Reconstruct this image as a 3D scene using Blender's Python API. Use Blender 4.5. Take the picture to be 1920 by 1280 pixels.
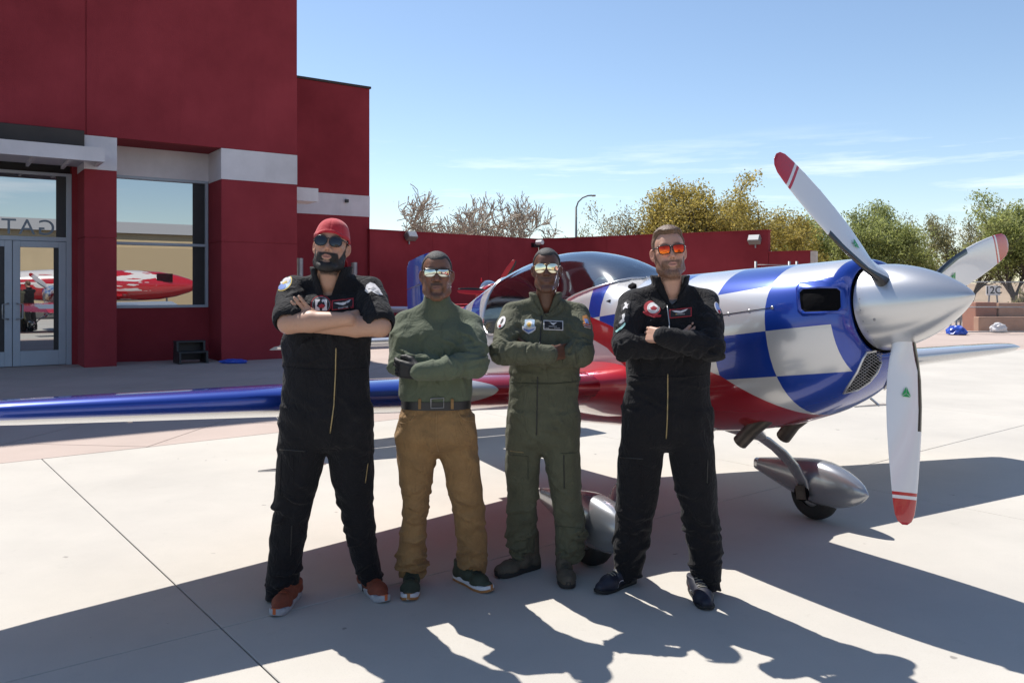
import bpy, bmesh, math, random
import numpy as np
from mathutils import Vector, Matrix
from mathutils.bvhtree import BVHTree

# ------------------------------------------------------------------ camera, sky, sun, exposure
F_PX, CAM_H, HORIZON = 1550.0, 1.55, 542.0          # in pixels of the 1920 x 1280 photograph
scene = bpy.context.scene
for o in list(bpy.data.objects):
    bpy.data.objects.remove(o)
COL = scene.collection
cam_d = bpy.data.cameras.new('camera')
cam = bpy.data.objects.new('camera', cam_d)
COL.objects.link(cam)
cam.location = (0, 0, CAM_H)
cam.rotation_euler = (math.radians(90), 0, 0)
cam_d.sensor_width = 36.0
cam_d.lens = 36.0 * F_PX / 1920.0
cam_d.shift_y = (HORIZON - 640.0) / 1920.0
cam_d.clip_start = 0.05
cam_d.clip_end = 2000
scene.camera = cam

SUN_EL, SUN_AZ = math.radians(57.5), math.radians(41.3)   # azimuth from +Y towards -X
TO_SUN = Vector((-math.sin(SUN_AZ) * math.cos(SUN_EL), math.cos(SUN_AZ) * math.cos(SUN_EL), math.sin(SUN_EL)))
world = bpy.data.worlds.new('World')
scene.world = world
world.use_nodes = True
wt = world.node_tree
wt.nodes.clear()
w_out = wt.nodes.new('ShaderNodeOutputWorld')
w_bg = wt.nodes.new('ShaderNodeBackground')
sky = wt.nodes.new('ShaderNodeTexSky')
sky.sky_type = 'NISHITA'
sky.sun_disc = False
sky.sun_elevation = SUN_EL
sky.sun_rotation = -SUN_AZ
sky.altitude = 300
sky.air_density = 1.0
sky.dust_density = 0.3
sky.ozone_density = 1.3
w_bg.inputs['Strength'].default_value = 0.105
# thin streaks of high cloud low over the horizon
w_tc = wt.nodes.new('ShaderNodeTexCoord')
w_map = wt.nodes.new('ShaderNodeMapping')
w_map.inputs['Scale'].default_value = (2.2, 2.2, 26.0)
w_map.inputs['Location'].default_value = (3.1, 0.4, 0.35)
w_noise = wt.nodes.new('ShaderNodeTexNoise')
w_noise.inputs['Scale'].default_value = 1.3
w_noise.inputs['Detail'].default_value = 7
w_noise.inputs['Roughness'].default_value = 0.6
w_ramp = wt.nodes.new('ShaderNodeValToRGB')
w_ramp.color_ramp.elements[0].position = 0.52
w_ramp.color_ramp.elements[1].position = 0.75
w_sep = wt.nodes.new('ShaderNodeSeparateXYZ')
w_band = wt.nodes.new('ShaderNodeMapRange')
w_band.inputs['From Min'].default_value = 0.185
w_band.inputs['From Max'].default_value = 0.145
w_mul = wt.nodes.new('ShaderNodeMath'); w_mul.operation = 'MULTIPLY'
w_mul2 = wt.nodes.new('ShaderNodeMath'); w_mul2.operation = 'MULTIPLY'; w_mul2.inputs[1].default_value = 0.75
w_mix = wt.nodes.new('ShaderNodeMixRGB')
w_mix.inputs['Color2'].default_value = (8.6, 9.0, 9.4, 1)
L = wt.links.new
L(w_tc.outputs['Generated'], w_map.inputs['Vector'])
L(w_map.outputs['Vector'], w_noise.inputs['Vector'])
L(w_noise.outputs['Fac'], w_ramp.inputs['Fac'])
L(w_tc.outputs['Generated'], w_sep.inputs['Vector'])
L(w_sep.outputs['Z'], w_band.inputs['Value'])
L(w_ramp.outputs['Color'], w_mul.inputs[0])
L(w_band.outputs['Result'], w_mul.inputs[1])
L(w_mul.outputs['Value'], w_mul2.inputs[0])
L(w_mul2.outputs['Value'], w_mix.inputs['Fac'])
L(sky.outputs['Color'], w_mix.inputs['Color1'])
L(w_mix.outputs['Color'], w_bg.inputs['Color'])
L(w_bg.outputs['Background'], w_out.inputs['Surface'])

sun_d = bpy.data.lights.new('sun', 'SUN')
sun_d.energy = 4.6
sun_d.angle = math.radians(0.53)
sun_d.color = (1.0, 0.955, 0.89)
sun = bpy.data.objects.new('sun', sun_d)
COL.objects.link(sun)
sun.location = TO_SUN * 40
sun.rotation_euler = TO_SUN.to_track_quat('Z', 'Y').to_euler()
vs = scene.view_settings
vs.view_transform = 'Standard'
vs.look = 'None'
vs.gamma = 1.0
vs.use_curve_mapping = False
vs.exposure = 0.58

# ------------------------------------------------------------------ helpers
def pix(x, y, Z):
    """point at depth Z on the ray through a pixel of the photograph"""
    return Vector(((x - 960.0) * Z / F_PX, Z, CAM_H - (y - HORIZON) * Z / F_PX))

def ground(x, y):
    Z = F_PX * CAM_H / (y - HORIZON)
    return Vector(((x - 960.0) * Z / F_PX, Z, 0))

def link(name, me, mats=None, parent=None, smooth=False):
    if mats is not None:
        for m in (mats if isinstance(mats, (list, tuple)) else [mats]):
            me.materials.append(m)
    if smooth:
        me.polygons.foreach_set('use_smooth', [True] * len(me.polygons))
    o = bpy.data.objects.new(name, me)
    COL.objects.link(o)
    if parent is not None:
        o.parent = parent
    return o

def empty(name, loc=(0, 0, 0), rz=0.0):
    o = bpy.data.objects.new(name, None)
    COL.objects.link(o)
    o.empty_display_size = 0.2
    o.location = loc
    o.rotation_euler = (0, 0, rz)
    return o

def tag(o, label=None, cat=None, group=None, kind=None):
    if label: o['label'] = label
    if cat: o['category'] = cat
    if group: o['group'] = group
    if kind: o['kind'] = kind
    return o

class MB:
    """mesh collector"""
    def __init__(s):
        s.v = []; s.f = []; s.m = []
    def add(s, vs, fs, mi=0):
        b = len(s.v)
        s.v += [tuple(p) for p in vs]
        s.f += [tuple(b + i for i in f) for f in fs]
        s.m += [mi] * len(fs)
        return s
    def box(s, lo, hi, M=None, mi=0):
        x0, y0, z0 = lo; x1, y1, z1 = hi
        vs = [Vector(p) for p in ((x0,y0,z0),(x1,y0,z0),(x1,y1,z0),(x0,y1,z0),(x0,y0,z1),(x1,y0,z1),(x1,y1,z1),(x0,y1,z1))]
        if M is not None: vs = [M @ p for p in vs]
        return s.add(vs, [(0,3,2,1),(4,5,6,7),(0,1,5,4),(1,2,6,5),(2,3,7,6),(3,0,4,7)], mi)
    def rings(s, rings, closed=True, cap0=True, cap1=True, mi=0):
        n = len(rings[0]); b = len(s.v)
        for r in rings: s.v += [tuple(p) for p in r]
        k = n if closed else n - 1
        for i in range(len(rings) - 1):
            for j in range(k):
                a = b + i*n + j; c = b + i*n + (j+1) % n
                s.f.append((a, c, c + n, a + n)); s.m.append(mi)
        if cap0: s.f.append(tuple(b + j for j in reversed(range(n)))); s.m.append(mi)
        if cap1: s.f.append(tuple(b + (len(rings)-1)*n + j for j in range(n))); s.m.append(mi)
        return s
    def tube(s, path, rad, n=8, mi=0, cap=True):
        path = [Vector(p) for p in path]
        rs = rad if isinstance(rad, (list, tuple)) else [rad]*len(path)
        up = Vector((0, 0, 1)); out = []; last = None
        for i, p in enumerate(path):
            t = (path[min(i+1, len(path)-1)] - path[max(i-1, 0)]).normalized()
            if last is None:
                a = t.cross(up)
                if a.length < 1e-3: a = t.cross(Vector((1, 0, 0)))
            else:
                a = last - t * last.dot(t)
            a.normalize(); last = a
            c = t.cross(a)
            out.append([p + (a*math.cos(2*math.pi*j/n) + c*math.sin(2*math.pi*j/n))*rs[i] for j in range(n)])
        return s.rings(out, True, cap, cap, mi)
    def lathe(s, prof, n=24, axis='z', M=None, mi=0, cap0=False, cap1=False):
        out = []
        for (r, z) in prof:
            ring = []
            for j in range(n):
                a = 2*math.pi*j/n
                p = Vector((r*math.cos(a), r*math.sin(a), z))
                if axis == 'x': p = Vector((z, r*math.cos(a), r*math.sin(a)))
                if axis == 'y': p = Vector((r*math.sin(a), z, r*math.cos(a)))
                ring.append(M @ p if M is not None else p)
            out.append(ring)
        return s.rings(out, True, cap0, cap1, mi)
    def prism(s, poly, d, mi=0):
        """polygon of 3-D points pushed along d"""
        n = len(poly); d = Vector(d)
        a = [Vector(p) for p in poly]; c = [p + d for p in a]
        return s.add(a + c, [tuple(reversed(range(n))), tuple(range(n, 2*n))] + [(i, (i+1) % n, n+(i+1) % n, n+i) for i in range(n)], mi)
    def mesh(s, name):
        me = bpy.data.meshes.new(name)
        me.from_pydata(s.v, [], s.f)
        if any(s.m): me.polygons.foreach_set('material_index', s.m)
        me.update()
        bm = bmesh.new(); bm.from_mesh(me)
        bmesh.ops.recalc_face_normals(bm, faces=bm.faces)
        bm.to_mesh(me); bm.free()
        return me
    def build(s, name, mats, parent=None, smooth=False, auto=None):
        o = link(name, s.mesh(name), mats, parent, smooth)
        if auto is not None: auto_smooth(o.data, auto)
        return o

def auto_smooth(me, deg):
    me.polygons.foreach_set('use_smooth', [True]*len(me.polygons))
    bm = bmesh.new(); bm.from_mesh(me)
    lim = math.radians(deg)
    for e in bm.edges:
        if len(e.link_faces) == 2 and e.calc_face_angle(0) > lim:
            e.smooth = False
    bm.to_mesh(me); bm.free()

def bevel(me, w, seg=1):
    bm = bmesh.new(); bm.from_mesh(me)
    bmesh.ops.bevel(bm, geom=bm.edges[:], offset=w, segments=seg, profile=0.5, affect='EDGES')
    bm.to_mesh(me); bm.free()

# ---- node expressions
class E:
    nt = None
    def __init__(s, sock): s.s = sock
    @staticmethod
    def op(name, *a, clamp=False):
        n = E.nt.nodes.new('ShaderNodeMath'); n.operation = name; n.use_clamp = clamp
        for i, x in enumerate(a):
            if isinstance(x, E): E.nt.links.new(x.s, n.inputs[i])
            else: n.inputs[i].default_value = x
        return E(n.outputs[0])
    def __add__(a, b): return E.op('ADD', a, b)
    __radd__ = __add__
    def __sub__(a, b): return E.op('SUBTRACT', a, b)
    def __rsub__(a, b): return E.op('SUBTRACT', b, a)
    def __mul__(a, b): return E.op('MULTIPLY', a, b)
    __rmul__ = __mul__
    def __truediv__(a, b): return E.op('DIVIDE', a, b)
    def __gt__(a, b): return E.op('GREATER_THAN', a, b)
    def __lt__(a, b): return E.op('LESS_THAN', a, b)
    def __neg__(a): return E.op('MULTIPLY', a, -1.0)
    def floor(a): return E.op('FLOOR', a)
    def mod2(a): return E.op('PINGPONG', a, 1.0)
    def abs(a): return E.op('ABSOLUTE', a)
    def mx(a, b): return E.op('MAXIMUM', a, b)
    def mn(a, b): return E.op('MINIMUM', a, b)

def colmix(fac, c1, c2):
    n = E.nt.nodes.new('ShaderNodeMixRGB')
    for k, x in (('Fac', fac), ('Color1', c1), ('Color2', c2)):
        if isinstance(x, E): E.nt.links.new(x.s, n.inputs[k])
        elif k == 'Fac': n.inputs[k].default_value = x
        else: n.inputs[k].default_value = (*x, 1)
    return E(n.outputs[0])

def coords(kind='Object'):
    tc = E.nt.nodes.new('ShaderNodeTexCoord')
    sp = E.nt.nodes.new('ShaderNodeSeparateXYZ')
    E.nt.links.new(tc.outputs[kind], sp.inputs[0])
    return E(sp.outputs[0]), E(sp.outputs[1]), E(sp.outputs[2]), tc.outputs[kind]

def noise(vec, scale, detail=4, rough=0.55, stretch=None):
    if stretch:
        m = E.nt.nodes.new('ShaderNodeMapping'); m.inputs['Scale'].default_value = stretch
        E.nt.links.new(vec, m.inputs['Vector']); vec = m.outputs['Vector']
    n = E.nt.nodes.new('ShaderNodeTexNoise')
    n.inputs['Scale'].default_value = scale; n.inputs['Detail'].default_value = detail; n.inputs['Roughness'].default_value = rough
    E.nt.links.new(vec, n.inputs['Vector'])
    return E(n.outputs['Fac'])

def remap(e, a, b, c=0.0, d=1.0):
    n = E.nt.nodes.new('ShaderNodeMapRange')
    E.nt.links.new(e.s, n.inputs['Value'])
    for k, x in (('From Min', a), ('From Max', b), ('To Min', c), ('To Max', d)): n.inputs[k].default_value = x
    return E(n.outputs['Result'])

MATS = {}
def mat(name, color=(0.5, 0.5, 0.5), rough=0.6, metal=0.0, coat=0.0, var=0.0, vscale=3.0, bump=0.0, bscale=60.0, bdist=0.004,
        sheen=0.0, spec=0.5, emis=None, sss=0.0, stretch=None, color_fn=None, vcol=None, rvar=0.0):
    if name in MATS: return MATS[name]
    m = bpy.data.materials.new(name); m.use_nodes = True
    nt = m.node_tree; E.nt = nt
    b = nt.nodes['Principled BSDF']
    b.inputs['Base Color'].default_value = (*color, 1)
    b.inputs['Roughness'].default_value = rough
    b.inputs['Metallic'].default_value = metal
    b.inputs['Coat Weight'].default_value = coat
    b.inputs['Coat Roughness'].default_value = 0.04
    b.inputs['Specular IOR Level'].default_value = spec
    if sheen:
        b.inputs['Sheen Weight'].default_value = sheen
        b.inputs['Sheen Roughness'].default_value = 0.5
    if sss:
        b.inputs['Subsurface Weight'].default_value = sss
        b.inputs['Subsurface Radius'].default_value = (0.012, 0.005, 0.003)
        b.inputs['Subsurface Scale'].default_value = 0.6
    base = None
    if color_fn is not None:
        base = color_fn()
    elif vcol:
        a = nt.nodes.new('ShaderNodeVertexColor'); a.layer_name = vcol
        base = E(a.outputs['Color'])
    if var:
        x, y, z, vec = coords('Object')
        f = noise(vec, vscale, 6, 0.6, stretch)
        k = remap(f, 0.25, 0.75, 1.0 - var, 1.0 + var)
        n = nt.nodes.new('ShaderNodeMixRGB'); n.blend_type = 'MULTIPLY'; n.inputs['Fac'].default_value = 1
        if base is not None: nt.links.new(base.s, n.inputs['Color1'])
        else: n.inputs['Color1'].default_value = (*color, 1)
        nt.links.new(k.s, n.inputs['Color2'])
        base = E(n.outputs[0])
    if base is not None:
        nt.links.new(base.s, b.inputs['Base Color'])
    if rvar:
        x, y, z, vec = coords('Object')
        f = noise(vec, vscale * 2, 5, 0.6)
        k = remap(f, 0.3, 0.7, max(rough - rvar, 0), rough + rvar)
        nt.links.new(k.s, b.inputs['Roughness'])
    if bump:
        x, y, z, vec = coords('Object')
        f = noise(vec, bscale, 5, 0.6, stretch)
        bn = nt.nodes.new('ShaderNodeBump'); bn.inputs['Strength'].default_value = bump; bn.inputs['Distance'].default_value = bdist
        nt.links.new(f.s, bn.inputs['Height'])
        nt.links.new(bn.outputs['Normal'], b.inputs['Normal'])
    if emis:
        b.inputs['Emission Color'].default_value = (*emis[0], 1); b.inputs['Emission Strength'].default_value = emis[1]
    MATS[name] = m
    return m

def glass_mat(name, tint, gloss, rough=0.0, see=0.0):
    """window glass: a mirror-like coat over a dark or see-through pane"""
    if name in MATS: return MATS[name]
    m = bpy.data.materials.new(name); m.use_nodes = True
    nt = m.node_tree; nt.nodes.clear()
    out = nt.nodes.new('ShaderNodeOutputMaterial')
    gl = nt.nodes.new('ShaderNodeBsdfGlossy'); gl.inputs['Roughness'].default_value = rough
    gl.inputs['Color'].default_value = (0.95, 0.98, 1.0, 1)
    if see:
        base = nt.nodes.new('ShaderNodeBsdfTransparent'); base.inputs['Color'].default_value = (*tint, 1)
    else:
        base = nt.nodes.new('ShaderNodeBsdfDiffuse'); base.inputs['Color'].default_value = (*tint, 1)
    fr = nt.nodes.new('ShaderNodeFresnel'); fr.inputs['IOR'].default_value = 1.5
    add = nt.nodes.new('ShaderNodeMath'); add.operation = 'ADD'; add.use_clamp = True; add.inputs[1].default_value = gloss
    mx = nt.nodes.new('ShaderNodeMixShader')
    nt.links.new(fr.outputs[0], add.inputs[0]); nt.links.new(add.outputs[0], mx.inputs[0])
    nt.links.new(base.outputs[0], mx.inputs[1]); nt.links.new(gl.outputs[0], mx.inputs[2])
    nt.links.new(mx.outputs[0], out.inputs['Surface'])
    MATS[name] = m
    return m
# ------------------------------------------------------------------ materials of the place
def concrete_col(c1, c2, stain):
    def fn():
        x, y, z, vec = coords('Object')
        gx = E.nt.nodes.new('ShaderNodeNewGeometry')
        pos = gx.outputs['Position']
        a = noise(pos, 0.55, 6, 0.62)
        b = noise(pos, 7.0, 6, 0.7)
        g = noise(pos, 160.0, 3, 0.6)
        c = colmix(remap(a, 0.35, 0.65), c1, c2)
        c = colmix(remap(b, 0.60, 0.78) * 0.30, c, stain)
        c = colmix(remap(g, 0.58, 0.72) * 0.22, c, (0.16, 0.15, 0.14))
        sk = noise(pos, 11.0, 2, 0.4)
        c = colmix(remap(sk, 0.755, 0.79)*0.55, c, (0.10, 0.09, 0.085))
        st = noise(pos, 1.4, 4, 0.5, (1.0, 0.35, 1.0))
        c = colmix(remap(st, 0.62, 0.78) * 0.18, c, stain)
        return c
    return fn
M_CONC = mat('grey_concrete', rough=0.85, color_fn=concrete_col((0.50, 0.47, 0.42), (0.43, 0.405, 0.365), (0.30, 0.28, 0.25)), bump=0.25, bscale=140, bdist=0.003, spec=0.25)
M_PINK = mat('pink_concrete', rough=0.85, color_fn=concrete_col((0.45, 0.365, 0.32), (0.39, 0.315, 0.275), (0.27, 0.22, 0.19)), bump=0.25, bscale=120, bdist=0.003, spec=0.25)
M_BED = mat('joint_filler', (0.07, 0.065, 0.06), 0.95, var=0.4, vscale=40)
M_DIRT = mat('desert_ground', (0.36, 0.27, 0.19), 0.95, var=0.25, vscale=0.35, bump=0.5, bscale=6, bdist=0.05)
M_ASPH = mat('asphalt', (0.12, 0.12, 0.125), 0.9, var=0.2, vscale=2, bump=0.2, bscale=80)
def stucco_col(c):
    def fn():
        gx = E.nt.nodes.new('ShaderNodeNewGeometry'); pos = gx.outputs['Position']
        a = noise(pos, 0.6, 6, 0.6); b = noise(pos, 1.2, 5, 0.6, (3.0, 3.0, 0.35))
        d = tuple(k*0.78 for k in c); e = tuple(min(k*1.12 + 0.006, 1) for k in c)
        q = colmix(remap(a, 0.3, 0.7), d, e)
        return colmix(remap(b, 0.55, 0.8) * 0.25, q, tuple(k*0.66 for k in c))
    return fn
M_RED = mat('red_stucco', rough=0.88, color_fn=stucco_col((0.27, 0.030, 0.040)), bump=0.55, bscale=45, bdist=0.006, spec=0.25)
M_WHITE = mat('white_stucco', rough=0.85, color_fn=stucco_col((0.66, 0.63, 0.65)), bump=0.45, bscale=45, bdist=0.005, spec=0.25)
M_ALU = mat('painted_aluminium', (0.36, 0.41, 0.47), 0.42, var=0.06, vscale=3)
M_DARK = mat('dark_flashing', (0.035, 0.026, 0.022), 0.6, var=0.3, vscale=2)
M_GLASS = glass_mat('tinted_window_glass', (0.012, 0.014, 0.016), 0.42)
M_STEEL = mat('grey_steel', (0.33, 0.33, 0.34), 0.45, metal=0.6, var=0.15, vscale=5)
M_BLACKPL = mat('black_plastic', (0.02, 0.021, 0.024), 0.5, var=0.2, vscale=9)
M_TAN = mat('tan_metal_siding', (0.55, 0.42, 0.25), 0.7, var=0.08, vscale=0.8)

# ------------------------------------------------------------------ ground
def sheet(name, pts, z, m):
    me = bpy.data.meshes.new(name)
    me.from_pydata([(p[0], p[1], z) for p in pts], [], [tuple(range(len(pts)))])
    me.update()
    if me.polygons[0].normal.z < 0: me.flip_normals()
    o = link(name, me, m)
    return o
g = sheet('ground', [(-900, -900), (900, -900), (900, 900), (-900, 900)], -0.06, M_DIRT)
tag(g, kind='structure')

G0 = ground(415, 1176).xy
GA = math.radians(38.2)
e1 = Vector((math.cos(GA), math.sin(GA))); e2 = Vector((-math.sin(GA), math.cos(GA)))   # e2 points away from the camera
def gp(a, b): return G0 + e1*a + e2*b
bed = sheet('apron', [gp(-40, -40), gp(60, -40), gp(60, 4.8), gp(-40, 4.8)], -0.016, M_BED)
tag(bed, kind='structure')
SL = 4.85
rng = random.Random(4)
slab_me = MB().box((0.0035, 0.0035, -0.014), (SL-0.0035, 4.8-0.0035, 0)).mesh('slab')
bevel(slab_me, 0.003)
for j in range(-3, 1):
    for i in range(-4, 8):
        p = gp(i*SL, j*4.8)
        o = bpy.data.objects.new('slab', slab_me); COL.objects.link(o)
        o.parent = bed
        o.location = (p.x, p.y, rng.uniform(-0.0015, 0.0)); o.rotation_euler = (0, 0, GA)
slab_me.materials.append(M_CONC)

# pink pavement on the far side, scored diagonally
pk = sheet('pavement', [gp(-40, 4.8), gp(70, 4.8), gp(70, 60), gp(-40, 60)], -0.012, M_PINK)
tag(pk, kind='structure')
def clip(poly, n, d):
    out = []
    for i in range(len(poly)):
        a, b = poly[i], poly[(i+1) % len(poly)]
        da, db = a.dot(n)-d, b.dot(n)-d
        if da >= 0: out.append(a)
        if (da >= 0) != (db >= 0): out.append(a + (b-a)*(da/(da-db)))
    return out
PA = GA + math.radians(45)
f1 = Vector((math.cos(PA), math.sin(PA))); f2 = Vector((-math.sin(PA), math.cos(PA)))
Q0 = ground(277, 837).xy
TS = 1.5
for i in range(-9, 12):
    for j in range(-9, 10):
        c = Q0 + f1*(i*TS) + f2*(j*TS)
        gpix = 0.006
        q = [c + f1*gpix + f2*gpix, c + f1*(TS-gpix) + f2*gpix, c + f1*(TS-gpix) + f2*(TS-gpix), c + f1*gpix + f2*(TS-gpix)]
        q = clip(q, e2, G0.dot(e2) + 4.806)
        if len(q) < 3: continue
        ctr = sum(q, Vector((0, 0)))/len(q)
        if ctr.y < 1 or ctr.y > 17.5 or not (-0.85 < ctr.x/ctr.y < 0.3): continue
        if sum((q[k]-q[k-1]).length for k in range(len(q))) < 0.4: continue
        mb = MB().prism([(p.x, p.y, -0.010) for p in q], (0, 0, 0.010))
        mb.build('paving_tile', M_PINK, pk)

# ------------------------------------------------------------------ red terminal building
FA = math.atan2(0.576, 0.8175)
B0 = ground(180, 688)
BM = Matrix.Translation(B0) @ Matrix.Rotation(FA, 4, 'Z')
Dv = Vector((math.cos(FA), math.sin(FA))); Iv = Vector((-math.sin(FA), math.cos(FA)))
def T(px, dep=0.0):
    r = (px-960)/F_PX; o = B0.xy + Iv*dep
    return (r*o.y - o.x)/(Dv.x - r*Dv.y)
def HZ(px, py, dep=0.0):
    Z = (B0.xy + Iv*dep + Dv*T(px, dep)).y
    return CAM_H - (py-HORIZON)*Z/F_PX
bld = empty('terminal_building', B0, FA)
tag(bld, 'red stucco terminal with white band, glazed entrance and recessed window', 'building')
def bbox(name, x0, x1, y0, y1, z0, z1, m, parent=bld, bev=0.0):
    me = MB().box((x0, y0, z0), (x1, y1, z1)).mesh(name)
    if bev: bevel(me, bev)
    return link(name, me, m, parent)
zb0, zb1 = HZ(300, 327), HZ(480, 284)
REC = 1.0
xp1a, xp1b = T(158), T(219)
xp2a, xp2b = T(415), T(557)
HT = 13.6
# piers: two stacked stucco panels each with a reveal between them, then the white band
zr = HZ(480, 455)
for (a, b) in ((xp1a, xp1b), (xp2a, xp2b)):
    bbox('pier_panel', a, b, 0, REC+0.3, -0.02, zr-0.007, M_RED, bev=0.006)
    bbox('pier_panel', a, b, 0, REC+0.3, zr+0.007, zb0, M_RED, bev=0.006)
    bbox('pier_core', a+0.02, b-0.02, 0.012, REC+0.28, zr-0.02, zr+0.02, M_RED)
    bbox('white_band', a-0.003, b+0.003, -0.004, REC+0.3, zb0+0.001, zb1, M_WHITE)
# upper wall in panels
xj = T(161)
bbox('wall_panel', xj+0.012, xp2b, 0, 12, zb1+0.002, HT, M_RED, bev=0.008)
bbox('wall_panel', -7.0, xj-0.012, 0, 12, zb1+0.002, HT, M_RED, bev=0.008)
bbox('wall_panel', -16.0, -7.024, 0, 12, zb1+0.002, HT, M_RED, bev=0.008)
bbox('wall_core', -16.0, xp2b-0.05, 0.02, 11.9, zb1+0.01, HT-0.02, M_RED)
bbox('parapet_cap', -16.0, xp2b+0.03, -0.03, 12.03, HT, HT+0.06, M_DARK)
# recessed bay with the window
wx0, wx1 = xp1b, xp2a
wz0, wz1 = HZ(300, 577, REC), HZ(300, 334, REC)
bbox('bay_wall', wx0, wx1, REC, REC+0.25, -0.02, wz0, M_RED)
bbox('white_lintel', wx0, wx1, REC-0.004, REC+0.25, wz1, zb1, M_WHITE)
wr = T(390, REC)
bbox('bay_wall', wr, wx1, REC, REC+0.25, wz0, wz1, M_RED)
win = empty('window', (0, 0, 0)); win.parent = bld
bbox('pane', wx0, wr, REC+0.06, REC+0.07, wz0, HZ(300, 458, REC), M_GLASS, win)
bbox('pane', wx0, wr, REC+0.06, REC+0.07, HZ(300, 458, REC)+0.004, wz1, M_GLASS, win)
for (a, b, c, d) in ((wx0, wr, wz0, wz0+0.06), (wx0, wr, wz1-0.06, wz1), (wx0, wx0+0.05, wz0+0.06, wz1-0.06), (wr-0.06, wr, wz0+0.06, wz1-0.06),
                     (wx0+0.05, wr-0.06, HZ(300, 458, REC)-0.03, HZ(300, 458, REC)+0.03)):
    bbox('window_frame', a, b, REC-0.03, REC+0.055, c, d, M_ALU, win, bev=0.006)
bbox('mullion_shade', wr-0.32, wr-0.06, REC+0.052, REC+0.058, wz0+0.06, wz1-0.06, M_BLACKPL, win)  # black sheet over the pane, standing in for shade beside the mullion
# entrance: transom glass and a pair of glazed doors
dx1 = xp1a - 0.0
zt0, zt1 = HZ(70, 452, REC), HZ(70, 328, REC)
xe = T(0, REC) - 1.6
def rail(a, b, c, d, parent, name='door_frame', y0=REC-0.05, y1=REC+0.06):
    bbox(name, a, b, y0, y1, c, d, M_ALU, parent, bev=0.006)
ent = empty('entrance', (0, 0, 0)); ent.parent = bld
xjb = T(134, REC); 
rail(xjb-0.10, xjb, -0.02, zt1+0.06, ent)
bbox('jamb_wall', xjb+0.001, xp1a+0.15, REC-0.06, REC+0.25, -0.02, zb1, M_RED)
rail(xe, xjb-0.10, zt0, zt0+0.09, ent)
rail(xe, xjb-0.10, zt1, zt1+0.06, ent)
bbox('transom_pane', xe, xjb-0.10, REC+0.01, REC+0.02, zt0+0.09, zt1, M_GLASS, ent)
bbox('transom_dark_strip', xjb-0.28, xjb-0.10, REC+0.0, REC+0.008, zt0+0.09, zt1, M_BLACKPL, ent)  # thin dark strip laid over the right end of the transom pane
xm = T(23, REC); dw = xjb-0.10-xm
for k in range(3):
    a = xm + 0.005 - k*dw; b = a + dw - 0.01
    door = empty('door', (0, 0, 0)); door.parent = ent
    gz0, gz1 = HZ(75, 657, REC), HZ(75, 464, REC)
    rail(a, a+0.13, 0.01, zt0-0.006, door, 'stile'); rail(b-0.13, b, 0.01, zt0-0.006, door, 'stile')
    rail(a+0.13, b-0.13, 0.01, gz0, door, 'rail'); rail(a+0.13, b-0.13, gz1, zt0-0.006, door, 'rail')
    bbox('door_pane', a+0.13, b-0.13, REC, REC+0.01, gz0, gz1, M_GLASS, door)
    bbox('door_edge_shade', b-0.22, b-0.13, REC-0.008, REC-0.002, gz0, gz1, M_BLACKPL, door)  # black strip on the glass that stands in for shade along the stile
    hx = a+0.07 if k % 2 == 0 else b-0.07
    hd = MB().tube([(hx, REC-0.05, 0.95), (hx, REC-0.12, 0.96), (hx+0.10*(1 if k % 2 == 0 else -1), REC-0.13, 0.97), (hx+0.10*(1 if k % 2 == 0 else -1), REC-0.13, 1.25), (hx, REC-0.12, 1.26), (hx, REC-0.05, 1.27)], 0.014, 8)
    hd.build('handle', M_STEEL, door, smooth=True)
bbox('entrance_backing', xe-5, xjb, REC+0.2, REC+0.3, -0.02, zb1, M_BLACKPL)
# GATE in mirror writing on the transom
tc = bpy.data.curves.new('lettering', 'FONT'); tc.body = 'GATE'; tc.size = 0.44; tc.extrude = 0.001; tc.space_character = 1.15
to = bpy.data.objects.new('lettering', tc); COL.objects.link(to)
dg = bpy.context.evaluated_depsgraph_get()
tme = bpy.data.meshes.new_from_object(to.evaluated_get(dg)); bpy.data.objects.remove(to)
lo = link('lettering', tme, mat('frosted_lettering', (0.17, 0.22, 0.27), 0.5), ent)
lo.rotation_euler = (math.radians(90), 0, 0); lo.scale = (-1, 1, 1)
lo.location = (T(104, REC), REC+0.003, HZ(75, 440, REC))
# canopy over the entrance
cz0, cz1 = HZ(195, 304, -0.75), HZ(195, 284, -0.75)
cx1 = T(196, -0.75)
cano = empty('entrance_canopy', (0, 0, 0)); cano.parent = bld
bbox('fascia', -9, cx1, -0.78, -0.70, cz0, cz1+0.06, M_WHITE, cano)
bbox('fascia', cx1-0.08, cx1-0.002, -0.70, -0.008, cz0, cz1+0.06, M_WHITE, cano)
bbox('deck', -9, cx1-0.09, -0.70, REC-0.06, cz0+0.09, cz0+0.15, M_WHITE, cano)
for k in range(12):
    xx = cx1-0.55-k*0.62
    bbox('soffit_rib', xx, xx+0.05, -0.69, REC-0.07, cz0+0.02, cz0+0.09, M_WHITE, cano)
bbox('soffit_panel', -9, xp1a-0.01, 0.0, REC-0.06, cz0+0.16, zb1-0.01, M_DARK, cano)
bbox('flashing', -9, T(158, -0.03), -0.06, -0.006, HZ(158, 276), HZ(158, 246), M_DARK, cano, bev=0.01)
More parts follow.
